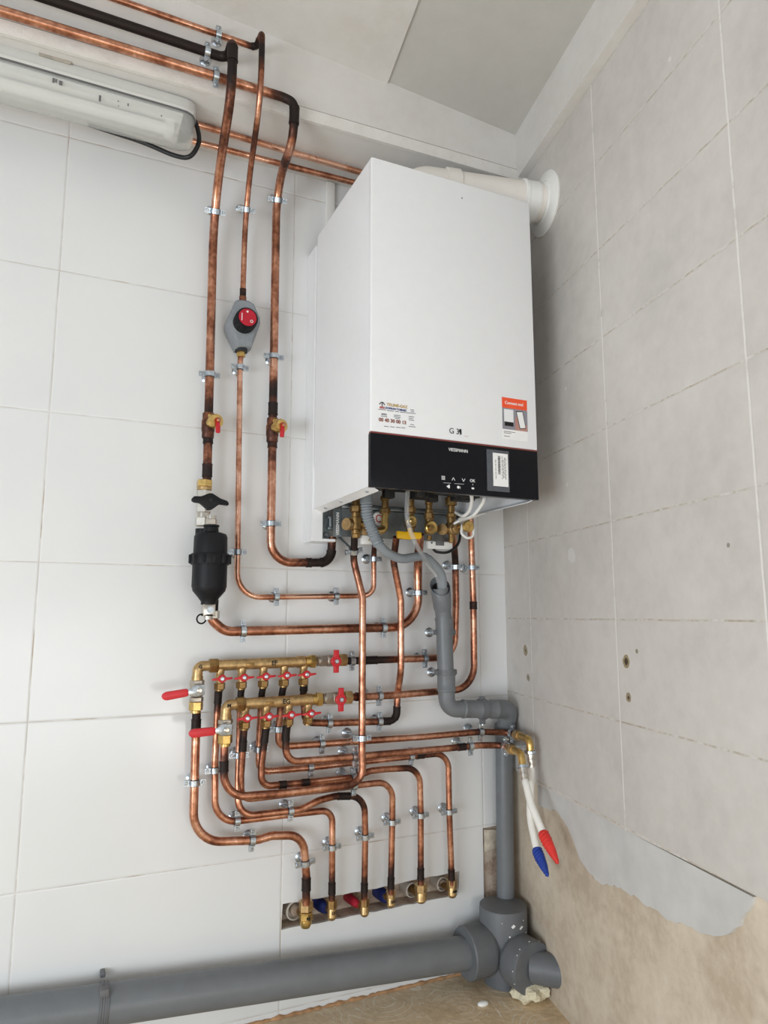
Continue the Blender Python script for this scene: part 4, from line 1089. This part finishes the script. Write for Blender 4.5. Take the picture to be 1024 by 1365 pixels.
MB().lathe([(.0115, 0), (.0140, .002), (.0140, .010)], B(592, 706, D), (-.8, -.5, 0), 22).build('side_cap', 'brass', t)
kp = B(622.5, 702, D + .035)
m = MB(); m.tube([B(606, 704, D), kp + V((-.012, .012, 0)), kp], .0075, 14); m.build('side_branch', 'brass_aged', t)
kn = MB().lathe([(.0135, 0), (.0145, .002), (.0145, .010), (.0125, .0125), (.004, .0125), (.003, .0105)], kp, (-.1, -1, 0), 28).build('knob', 'brass_bright', t)
m = MB(); m.tube(fillet([(kp + V((-.012, .002, .004)), 0), (kp + V((-.017, 0, -.018)), .01), (kp + V((-.004, -.006, -.030)), .012), (kp + V((.013, -.008, -.026)), .012), (kp + V((.015, -.006, -.006)), 0)], 6), .0034, 10); m.build('retaining_strap', 'white_plastic', t)
t = thing('sensor_bracket', B(488, 719, D), 'small white plastic block under the leftmost boiler valve', 'bracket')
MB().box(B(482.5, 725, D), B(496, 714, D) + V((0, .016, 0)), .0015).build('block', 'white_plastic', t)
MB().box(B(483, 713, D + .002), B(489, 704.5, D) + V((0, .012, 0)), .001).lathe([(.002, 0), (.002, .001)], B(492, 720, D), (0, -1, 0), 10).build('brass_insert', 'brass', t)
t = thing('cable_bracket', B(587, 727, D), 'white plastic bracket with grey insert below the right boiler valves', 'bracket')
MB().box(B(571, 731.5, D), B(603.5, 723, D) + V((0, .012, 0)), .0012).build('body', 'white_plastic', t)
MB().box(B(581, 727, D + .001), B(592, 722, D) + V((0, .008, 0)), .0005).lathe([(.0025, 0), (.0025, .001)], B(575.5, 723.5, D), (0, -1, 0), 10).build('insert', 'ink_grey', t)
def spline(P, n=10):
    P = [P[0] * 2 - P[1]] + P + [P[-1] * 2 - P[-2]]; out = []
    for a, b, c, d in zip(P, P[1:], P[2:], P[3:]):
        for i in range(n):
            t = i / n; out.append((b * 2 + (c - a) * t + (a * 2 - b * 5 + c * 4 - d) * t * t + (b * 3 - a - c * 3 + d) * t ** 3) * .5)
    return out + [P[-2]]
def cord(name, label, pts, r, mat, cat, seg=12, R=.03):
    o = MB().tube(spline([B(*p) for p in pts]), r, seg).build(name, mat); return tag(o, label, cat)
cord('cable', 'short black cable hanging in a loop below the white bracket', [(577, 731, .12), (582, 735.5, .125), (595, 736.5, .13), (606, 731, .13), (612, 722, .13), (614, 710, .12)], .0034, 'cable_black', 'cable', R=.02)
cord('cable', 'left of the two white cables looping under the boiler front right', [(628.5, 660, .33), (629, 668, .31), (625.5, 681, .28), (617.5, 687.5, .25), (608, 683, .2)], .0042, 'white_plastic', 'cable', R=.02)
cord('cable', 'right of the two white cables looping under the boiler front right', [(646, 664, .33), (642.5, 672, .31), (632, 686, .28), (622, 690.5, .24), (613, 692, .2)], .0042, 'white_plastic', 'cable', R=.02)
cord('cable', 'thin white cable along the right bottom flange of the boiler', [(648, 682.5, .14), (625, 691, .15), (612, 694.5, .15), (604, 699, .14)], .0035, 'white_plastic', 'cable', R=.02)

# condensate hose (corrugated at the top) and clear tube into the drain mouth
t = thing('condensate_hose', B(488, 663, .19), 'grey hose, corrugated at the top, curving from the boiler into the drain mouth', 'hose')
hp = fillet([(B(*p), R) for p, R in (((487.5, 655, .20), .05), ((489.5, 690, .20), .1), ((507, 733, .19), .08), ((535, 746, .175), .08), ((566, 740, .15), .07), ((590, 764, .118), .06), ((590.5, 798, .098), .05))], 12)
ci = [0]
for a, b in zip(hp, hp[1:]): ci.append(ci[-1] + (b - a).length)
k = next(i for i, p in enumerate(hp) if proj(p).y > 724)
def resamp(P, step):
    out = [P[0]]
    for a, b in zip(P, P[1:]):
        n = max(1, round((b - a).length / step))
        for j in range(1, n + 1): out.append(a.lerp(b, j / n))
    return out
k0 = next(i for i, p in enumerate(hp) if proj(p).y > 668)
MB().tube(hp[:k0 + 1], .0145, 22).build('cuff', 'grey_hose', t)
cq = resamp(hp[k0:k + 1], .0011); nn = len(cq) - 1
MB().tube(cq, .012, 22, rfun=lambda f: .0128 + .0013 * sin(f * nn * .0011 / .0062 * 2 * pi)).build('corrugated_section', 'grey_hose', t)
MB().tube(hp[k:], .0108, 20).build('smooth_section', 'grey_hose', t)
cord('clear_tube', 'thin clear tube hanging from the boiler across the grey hose into the drain', [(543.5, 655, .205), (543, 690, .205), (553, 722, .20), (571, 752, .148), (584, 772, .113), (587, 802, .097)], .0058, 'clear_tube', 'hose', R=.06)

# ================================================================== GREY DRAIN
dz = .082
t = thing('waste_pipe', B(592, 800, dz), 'grey plastic waste pipe with open slanted mouth, elbows and a sleeve, below the boiler', 'pipe')
pth = fillet([(B(587, 783, .098), 0), (B(591.5, 822, dz + .004), .05), (B(596, 945, dz), .030), (B(664, 945.5, dz), 0)], 12)
m = MB(); m.tube(pth, .0205, 28, cap=False); 
m.build('pipe', 'grey_pvc', t)
axm = (pth[0] - pth[1]).normalized()
fd_ = V((-.25, -.95, 0)); fd_ = (fd_ - axm * fd_.dot(axm)).normalized()
def slant(m, c, k):
    for v in m.v:
        h = (v - c).dot(axm)
        if h > -.02: v += axm * (-k * (v - c).dot(fd_))
    return m
slant(MB().lathe([(.0206, -.060), (.0226, -.050), (.0246, -.016), (.0252, .002), (.0246, .0035), (.0232, .002), (.0222, -.010)], pth[0], axm, 36, cap=False), pth[0], .80).build('mouth', 'grey_pvc', t)
slant(MB().lathe([(.0224, -.0105), (.0222, -.0095)], pth[0], axm, 36), pth[0], .80).build('mouth_shade_disc', 'mouth_shade', t)  # black disc across the opening, painted stand-in for the pipe's shaded interior
def sleeve(p, q, r, nm, mat='grey_pvc'):
    a, b = B(*p, dz), B(*q, dz); L = (b - a).length
    return MB().lathe([(r - .002, 0), (r, .002), (r, .006), (r - .0012, .008), (r - .0012, L - .008), (r, L - .006), (r, L - .002), (r - .002, L)], a, b - a, 30).build(nm, mat, t)
sleeve((592, 823), (593, 846), .0238, 'socket'); sleeve((594.8, 897), (595.2, 922), .0236, 'socket')
sleeve((616, 945), (641, 945.2), .0232, 'socket'); sleeve((641, 945.2), (662, 945.3), .0238, 'socket')
# swept elbow into the downpipe
ctop = B(671.5, 946, .075)
xd = B(674, 1080, .034).x
pe = fillet([(B(655, 945.3, .080), 0), (V((xd - .002, -.066, ctop.z)), .03), (V((xd, -.038, ctop.z - .06)), 0)], 12)
MB().tube(pe, .0238, 28).build('elbow', 'grey_pvc', t)
t = thing('downpipe', B(673, 1180, .055), 'vertical grey waste pipe in the corner of the room above the floor branch', 'pipe')
a = V((pe[-1].x, -.036, ctop.z - .045)); b = V((B(674, 1195, .036).x, -.036, B(673, 1195, .036).z - .02))
MB().cyl(a, b, .0225, seg=30).build('pipe', 'grey_pvc', t)
MB().lathe([(.0225, 0), (.0255, .003), (.0255, .030), (.0235, .034)], a + V((0, 0, -.030)), Z_, 28).build('socket', 'grey_pvc_old', t)
for i, (w, cpx, lab) in enumerate((((572, 843), (593.5, 843), 'upper grey plastic clip with a metal wall plate on the drain pipe'), ((575, 896), (595, 896), 'lower grey plastic clip with a metal wall plate on the drain pipe'))):
    c = B(*cpx, dz); t = thing('drain_clip', B(*w, 0), lab, 'clamp', 'clips on the grey drain')
    MB().lathe([(.0206, -.007), (.0242, -.007), (.0242, .007), (.0206, .007)], c, Z_, 30).box(c + V((-.031, -.004, -.006)), c + V((-.021, .006, .006)), .001).box(c + V((.021, -.004, -.006)), c + V((.029, .006, .006)), .001).build('band', 'grey_pvc_old', t)
    MB().tube([B(*w, 0), c + V((-.024, .002, 0))], .0036, 10).build('bolt', 'zinc', t)
    MB().lathe([(.0125, 0), (.0125, .0015), (.009, .0045), (.0045, .006)], B(*w, 0), (0, -1, 0), 20).build('wall_plate', 'zinc', t)
c = B(643, 945.2, dz); t = thing('drain_clip', V((c.x, 0, c.z - .02)), 'grey band clip on the horizontal part of the drain near the corner', 'clamp', 'clips on the grey drain')
MB().lathe([(.0242, -.007), (.0262, -.007), (.0262, .007), (.0242, .007)], c, X_, 30).box(c + V((-.006, -.006, -.036)), c + V((.006, .006, -.024)), .001).box(c + V((-.006, -.006, .024)), c + V((.006, .006, .031)), .001).build('band', 'grey_pvc_old', t)
MB().tube([c + V((0, .02, -.012)), V((c.x, 0, c.z - .012))], .0036, 10).lathe([(.0035, 0), (.0035, .004)], c + V((0, 0, -.040)), Z_, 10).build('bolt', 'zinc', t)

# floor branch
tc = V((-.080, -.074, 0)); zt = B(676, 1204, .07).z
t = thing('drain_branch', V((tc.x, tc.y, 0)), 'big grey plastic drain branch with three sockets in the floor corner', 'pipe fitting')
P = lambda z: V((tc.x, tc.y, z))
zh = B(605, 1268, .05).z
m = MB(); m.lathe([(.050, 0.0), (.050, zh - .06), (.0585, zh - .03), (.0585, zt - .006), (.0560, zt)], P(0), Z_, 40); m.build('vertical_body', 'grey_pvc_old', t)
MB().lathe([(.0560, 0), (.0575, .002), (.050, .0035), (.010, .0040)], P(zt - .001), Z_, 40).build('reducer_rim', 'grey_pvc_old', t)
lx = B(613, 1270, .05).x
MB().lathe([(.044, 0), (.0560, .001), (.0585, .004), (.0585, .055), (.056, .062), (.048, .075), (.048, .115)], V((lx, -.070, zh)), X_, 40).build('side_socket', 'grey_pvc_old', t)
bd = V((.10, -.995, 0)).normalized(); bz = zh - .012
b0 = V((tc.x, tc.y, bz)) + bd * .03
MB().lathe([(.048, -.02), (.050, .015), (.0570, .022), (.0585, .03), (.0585, .074), (.057, .078), (.036, .079)], b0, bd, 40).build('front_socket', 'grey_pvc_old', t)
b1 = b0 + bd * .078
en = b1 + V((.14, -.14, .01)).normalized() * .10
MB().tube([b1 + V((.006, .012, 0)), en], .035, 32).build('wall_spigot', 'grey_pvc_old', t)
rnd = random.Random(2)
def patch(c, n, sz):
    m = MB(); x, y, a_ = frame(n); c = V(c); k = 9
    rim = [c + (x * cos(2 * pi * i / k) * rnd.uniform(.5, 1.2) + y * sin(2 * pi * i / k) * rnd.uniform(.5, 1.5)) * sz for i in range(k)]
    m.add(rim + [c + V(n).normalized() * .0012], [[i, (i + 1) % k, k] for i in range(k)]); m.build('plaster_splash', 'paper', t)
for i, (a_, dz_, sz) in enumerate(((-1.75, -.028, .0045), (-1.35, -.034, .0050), (-1.9, -.05, .0018), (-1.2, -.02, .0016), (-2.2, -.02, .0014), (-1.5, -.055, .0014), (-1.0, -.05, .0022))):
    nn_ = V((cos(a_), sin(a_), 0)); patch(P(zt + dz_) + nn_ * .0587, nn_, sz)
x_, y_, _ = frame(bd)
for i in range(16):
    a_ = rnd.uniform(0, 6.28); nn_ = x_ * cos(a_) + y_ * sin(a_); patch(b0 + bd * rnd.uniform(.068, .074) + nn_ * .0586, nn_, rnd.uniform(.0012, .0028))
from mathutils import noise as mnoise
fo = MB(); fo.sphere(V((0, 0, 0)), .036, 30, 20, (1.25, 1.0, .62))
for v in fo.v:
    k = 1 + .35 * mnoise.noise(v * 55) + .16 * mnoise.noise(v * 150); v.x *= k; v.y *= k; v.z *= k
    v += V((-.066, -.165, .019)); v.z = max(v.z, .0005)
tag(fo.build('foam', 'foam'), 'lump of pale yellow expanding foam under the front drain socket', 'foam')
mt_ = MB(); x0_ = -1.15; n_ = 160
for i in range(n_ - 1): pass
mt_.tube([V((x0_ + (nx - x0_) * i / n_, -.001, .001)) for i in range(n_ + 1)], .007, 8, rfun=lambda f: .0045 + .0045 * mnoise.noise(V((f * 60, 0, 1))) + .002 * mnoise.noise(V((f * 220, 0, 4))))
struct(mt_.build('trim_6', 'mortar'))
# main drain pipe along the wall
a = B(614, 1268.5, .070); a.z = zh; l = B(0, 1359, .050)
dv = (l - a).normalized()
t = tag(MB().tube([a + V((.02, 0, 0)), a.lerp(l, .5), l + dv * .9], .0372, 36).build('drain_pipe', 'grey_pvc'), 'long thick grey drain pipe running low along the white tiled wall', 'pipe')
c = a.lerp(l, ((a - B(137, 1338, .052)).length) / (a - l).length)
s = thing('pipe_strap', c, 'grey ribbed strap around the long drain pipe at lower left', 'strap')
MB().lathe([(.0374, -.0085), (.0395, -.0085), (.0395, .0085), (.0374, .0085)], c, dv, 36, cap=False).build('band', 'grey_pvc_old', s)
m = MB()
for k in (-.0045, 0, .0045): m.torus(c + dv * k, dv, .0396, .0010, 36, 6)
m.box(c + V((-.009, -.030, .026)), c + V((.009, -.010, .040)), .003)
m.build('ribs', 'ink_grey', s)
MB().box(V((c.x - .005, -.02, c.z + .034)), V((c.x + .005, 0, c.z + .044)), .002).build('wall_lug', 'grey_pvc_old', s)
tag(MB().sphere(H(644, 1338, .004) , .011, 12, 8, (1.3, .8, .5)).build('plaster_chip', 'paper'), 'small white plaster chip lying on the floor before the drain branch', 'rubble')

# ================================================================== WALL SLOT OUTLETS
def coupling(px, y0, y1, d, r, label, mark_=None, kind='nut'):
    a, b = B(px, y0, d), B(px, y1, d); b.x = a.x; L = (a - b).length
    t = thing('brass_coupling', b, label, 'fitting', 'brass couplings in the wall slot')
    if kind == 'big':
        MB().hexa(a, a.lerp(b, .40), r, X_).build('upper_nut', 'brass', t)
        MB().lathe([(r * .86, 0), (r * .86, .003)], a.lerp(b, .42), b - a, 24).hexa(a.lerp(b, .46), a.lerp(b, .72), r * .98, X_).lathe([(r * .8, 0), (r * .85, L * .12), (r * .6, L * .28)], a.lerp(b, .72), b - a, 22).build('lower_body', 'brass_bright', t)
    else:
        MB().hexa(a, a.lerp(b, .42), r, X_).build('upper_nut', 'brass' if kind == 'nut' else 'brass_aged', t)
        MB().lathe([(r * .80, 0), (r * .86, .002), (r * .86, L * .36), (r * .90, L * .38), (r * .90, L * .46), (r * .62, L * .58)], a.lerp(b, .42), b - a, 24).build('lower_body', 'brass', t)
    MB().tube([a.lerp(b, .62), V((a.x - .002, .046, a.lerp(b, .62).z))], r * .62, 16).build('wall_stub', 'brass_aged', t)
    if mark_: text('mark', mark_, a.lerp(b, .60) + V((.001, -r * 1.0, 0)), .0085, 'black', t, bold=.0004)
    return t
sd = .026
coupling(408, 1200, 1236, sd, .0165, 'large brass coupling of the leftmost outlet in the wall slot', 'RE', 'big')
coupling(442.5, 1199, 1226, sd, .0118, 'brass coupling beside the left blue cap in the wall slot', 'LV', 'aged')
coupling(486, 1198, 1221, sd, .0118, 'brass coupling beside the red cap in the wall slot', None, 'aged')
coupling(521, 1187, 1209, sd, .0112, 'brass coupling beside the right blue cap in the wall slot', 'LH', 'nut')
coupling(561, 1178, 1203, sd, .0155, 'brass coupling second from the right in the wall slot', None, 'nut')
coupling(602.5, 1172, 1196, sd, .0128, 'rightmost brass coupling in the wall slot', 'AM', 'nut')
def plug(px, py, rr, mat, label, film):
    p = B(px, py, 0); t = thing('wall_sleeve', V((p.x, .045, p.z)), label, 'pipe end', 'sleeves in the wall slot')
    if film:
        m = MB(); m.lathe([(rr * .9, 0), (rr, .012), (rr * .96, .034), (rr * .8, .046), (rr * .55, .052)], V((p.x, .049, p.z)), (.12, -1, -.05), 22)
        for v in m.v:
            if v.z < p.z - rr * .4: v.x += (p.z - rr * .4 - v.z) * .55
        m.build('cap', mat, t)
    else:
        MB().lathe([(rr, 0), (rr, .032), (rr * .86, .034), (rr * .80, .02)], V((p.x, .049, p.z)), (.1, -1, 0), 28).build('sleeve', mat, t)
        MB().lathe([(rr * .62, 0), (rr * .62, .034), (rr * .5, .038)], V((p.x + .004, .047, p.z)), (.12, -1, -.03), 24).build('pipe_end', 'ring_dirty', t)
plug(394, 1218, .021, 'ring_pale', 'dirty round pipe end at the left end of the wall slot', False)
plug(430, 1211, .0155, 'blue_film', 'left dark blue cap in the wall slot', True)
plug(473, 1205, .012, 'red_film', 'dark red cap in the wall slot', True)
plug(514, 1197.5, .0165, 'blue_film', 'right dark blue cap in the wall slot', True)
plug(552, 1190, .0175, 'ring_pale', 'pale round sleeve behind the second coupling from the right in the slot', False)
plug(593, 1182, .017, 'ring_pale', 'round sleeve behind the rightmost coupling in the slot', False)

# ================================================================== WHITE HOSES AT THE CORNER
def elbow_hose(p0, out, dn, hose, cap, label_e, label_h, capmat):
    """p0: copper pipe end; out: elbow corner; dn: elbow end"""
    t = thing('brass_elbow', p0, label_e, 'fitting', 'brass hose elbows')
    ax_ = (out - p0).normalized()
    MB().hexa(p0 - ax_ * .006, p0 + ax_ * .010, .0125).lathe([(.0105, 0), (.012, .004), (.0105, .010)], p0 + ax_ * .010, ax_, 20).build('nut', 'brass', t)
    MB().tube(fillet([(p0 + ax_ * .012, 0), (out, .014), (dn, 0)], 12), .0088, 20).build('elbow', 'brass_bright', t)
    d2 = (dn - out).normalized()
    h = thing('flexible_hose', dn, label_h, 'hose', 'white capped hoses')
    MB().lathe([(.0125, 0), (.0145, .001), (.0145, .007), (.0125, .008)], dn - d2 * .003, d2, 26).build('union_nut', 'zinc', h)
    MB().lathe([(.0105, 0), (.0105, .008), (.0096, .009), (.0096, .011), (.0105, .012), (.0105, .020), (.0096, .021), (.0096, .023), (.0105, .024), (.0105, .030)], dn + d2 * .005, d2, 24).build('ferrule', 'nickel', h)
    hp = fillet([(dn + d2 * .030, 0)] + [(p, .09) for p in hose], 10)
    MB().tube(hp, .0085, 20).build('hose', 'pex', h)
    e = hp[-1]; cd = (cap - e).normalized(); L = (cap - e).length
    cpo = MB().lathe([(.0100, -.004), (.0118, 0), (.0118, L * .25), (.0095, L * .62), (.0045, L * .93), (.0025, L)], e, cd, 22).build('cap', capmat, h)
    m = MB()
    for i in range(9):
        f = i / 9; r = .0120 if f < .25 else .0120 - (f - .25) / .75 * .009
        m.torus(e + cd * L * (f + .04), (cd + V((.25, 0, .1))).normalized(), r, .0013, 20, 5)
    m.build('netting', capmat, cpo)
eU = PIPES['U4']['path'][-1]; eL = PIPES['L3']['path'][-1]
oU = eU + V((.006, -.052, .000)); oL = eL + V((.006, -.050, -.001))
elbow_hose(eU, W(706, 985.5, .034), W(707, 1002, .034), [W(708, 1045, .036), W(706, 1088, .040), W(716, 1134, .040)], W(730.5, 1168, .040),
           'brass elbow nearest the wall above the white hose with the blue cap', 'white flexible hose ending in a blue netted cap', 'blue_cap')
elbow_hose(eL, W(694.5, 1004, .064), W(697, 1021, .064), [W(701.5, 1045, .066), W(708, 1072, .068), W(724.5, 1112, .062)], W(744, 1151, .058),
           'brass elbow nearest the room above the white hose with the red cap', 'white flexible hose ending in a red netted cap', 'red_net')

# ================================================================== LAMP, CORD, FLUE, TRUNKING
xe = B(256, 160, .13).x + .003; xs = -2.2
t = thing('batten_lamp', V((xe, -.14, Z0 + 1.147)), 'long white batten lamp with clear ribbed cover under the ceiling beam', 'lamp')
def loft(sections):
    m = MB(); n = len(sections[0]); m.add([p for s in sections for p in s],
        [[i * n + k, i * n + (k + 1) % n, (i + 1) * n + (k + 1) % n, (i + 1) * n + k] for i in range(len(sections) - 1) for k in range(n)] + [list(range(n))[::-1], [(len(sections) - 1) * n + k for k in range(n)]])
    return m
def sect(x, prof, f, g=0.0):
    return [V((x, -(.138 + (d - .138) * f), Z0 + z + g)) for d, z in prof]
ends = [(xs, 1), (xe - .040, 1), (xe - .022, .97), (xe - .009, .86), (xe - .002, .68), (xe, .52)]
zt_ = zb(-1.1) - Z0
hous = [(.100, zt_ - .002), (.176, zt_ - .002), (.182, zt_ - .010), (.187, zt_ - .036), (.198, zt_ - .041), (.198, zt_ - .0475), (.078, zt_ - .0475), (.078, zt_ - .041), (.089, zt_ - .036), (.094, zt_ - .010)]
loft([sect(x, hous, f) for x, f in ends]).build('housing', 'lamp_base', t, angle=30)
dif = [(.082, zt_ - 0.0480), (.194, zt_ - 0.0480), (.193, zt_ - 0.0576), (.188, zt_ - 0.0704), (.178, zt_ - 0.0800), (.164, zt_ - 0.0856), (.138, zt_ - 0.0880), (.112, zt_ - 0.0856), (.098, zt_ - 0.0800), (.088, zt_ - 0.0704), (.083, zt_ - 0.0576)]
df = loft([sect(x, dif, f) for x, f in [(x - .003, f) for x, f in ends]]).build('clear_cover', 'diffuser', t, angle=30); df['label'] = 'clear plastic lamp cover'
gk = [(.0785, zt_ - .0472), (.1978, zt_ - .0472), (.1978, zt_ - .0496), (.0785, zt_ - .0496)]
loft([sect(x + (.0 if x < xe - .03 else -.0005), gk, f) for x, f in ends]).build('gasket', 'ink_grey', t, angle=30)
MB().box((xs, -.190, Z0 + zt_ - .056), (xe - .030, -.086, Z0 + zt_ - .0499), .002).build('gear_tray', 'lamp_plate', t)
MB().cyl((xs, -.150, Z0 + zt_ - .071), (xe - .062, -.150, Z0 + zt_ - .071), .0130, seg=24).build('fluorescent_tube', 'tube', t)
m = MB(); m.box((xe - .064, -.166, Z0 + zt_ - .085), (xe - .044, -.134, Z0 + zt_ - .052), .003); m.lathe([(.008, 0), (.008, .006)], (xe - .044, -.150, Z0 + zt_ - .071), X_, 16)
m.build('lamp_holder', 'white_plastic', t)
q = B(75, 73, .15)
m = MB(); m.box((q.x - .03, -.184, Z0 + zt_ - .008), (q.x + .03, -.179, Z0 + zt_ + .003), .001); m.build('mounting_clip', 'nickel', t)
def fm(m):
    for px, py, w, h in ((70, 104, 3, 7), (74, 105.5, 2, 5), (79, 107.5, 4, 7), (132, 127, 2.5, 9), (157, 134, 1.5, 2), (157.5, 141, 1.2, 1.6), (170, 138, 1.6, 4), (214.5, 153.5, 1.5, 2)):
        d = .1936; a, b = B(px, py, d), B(px + w, py + h, d); m.box((a.x, -d - .0012, b.z), (b.x, -d - .0002, a.z))
m = MB(); fm(m); m.build('cover_print', 'ink_grey', t)
cord('lamp_cable', 'black cable hanging in a loop from the right end of the batten lamp', [(118, 166, .055), (146, 175, .058), (191, 190, .070), (232, 207, .095), (253, 208.5, .115), (265, 190, .125), (262.5, 168, .13), (255, 154, .132)], .0052, 'cable_black', 'cable', R=.03)

t = thing('flue', V((-.38, -.27, Z0 + .953)), 'white boiler flue pipe running across the boiler top into the right wall', 'flue')
rc = W(727, 272, .0); fz = rc.z
fa = rc - WN * .345; r = .047
fa.z = fz
MB().cyl(fa + WN * .06, rc, r, seg=40).build('pipe', 'flue', t)
MB().tube(fillet([(V((fa.x, fa.y, ZT - .002)), 0), (V((fa.x, fa.y, fz)), .05), (fa + WN * .09, 0)], 12), r * 1.02, 36).build('elbow', 'flue', t)
MB().lathe([(r + .001, 0), (r + .005, .002), (r + .005, .034), (r + .001, .036)], fa + WN * .075, WN, 40).build('elbow_socket', 'flue', t)
MB().lathe([(r + .001, 0), (r + .0045, .002), (r + .0045, .008), (r + .0025, .010), (r + .0025, .040)], rc - WN * .070, WN, 40).build('wall_socket', 'white_plastic', t)
MB().lathe([(r + .005, 0), (r + .007, .004), (r + .030, .010), (r + .033, .013), (r + .032, .0165)], rc - WN * .0165, WN, 56).build('wall_rosette', 'white_plastic', t)
a, b = B(435.5, 243, .010).x, B(446.5, 243, .010).x
tag(MB().box((a, -.012, Z0 + .85), (b, 0, Z0 + 1.146), .0015).build('cable_trunking', 'white_plastic'), 'narrow white vertical cable trunking above the boiler on the wall', 'trunking')

# ================================================================== LIGHT AND CAMERA
def area(name, loc, target, sx, sy, power, col=(1, 1, 1)):
    l = bpy.data.lights.new(name, 'AREA'); l.shape = 'RECTANGLE'; l.size = sx; l.size_y = sy; l.energy = power; l.color = col
    o = bpy.data.objects.new(name, l); COL.objects.link(o); o.location = loc
    o.rotation_euler = (V(target) - V(loc)).to_track_quat('-Z', 'Y').to_euler(); return o
area('window_light', (-3.1, -2.1, .50), (0, -.7, .45), 1.5, 1.0, 51, (.87, .945, 1.0))
area('door_light', (-.8, -3.2, .45), (-.5, 0, .45), 1.6, .85, 15, (.90, .955, 1.0))
area('work_lamp', (-.46, -2.35, .30), (-.75, 0, .65), .28, .28, 5.5, (1, .99, .97))
w = bpy.data.worlds.new('room_ambient'); w.use_nodes = True
w.node_tree.nodes['Background'].inputs[0].default_value = (.92, .95, 1.0, 1); w.node_tree.nodes['Background'].inputs[1].default_value = .45
SC.world = w
cd = bpy.data.cameras.new('camera'); co = bpy.data.objects.new('camera', cd); COL.objects.link(co)
cd.sensor_fit = 'HORIZONTAL'; cd.sensor_width = 36; cd.lens = FPX * 36 / IW; cd.clip_start = .02
co.location = CAM; co.rotation_euler = (pi / 2 + PITCH, 0, -YAW)
SC.camera = co
vs = SC.view_settings
vs.view_transform = 'Standard'; vs.look = 'None'; vs.gamma = 1; vs.use_curve_mapping = False; vs.exposure = -0.05
SC.cycles.max_bounces = 8; SC.cycles.use_denoising = True
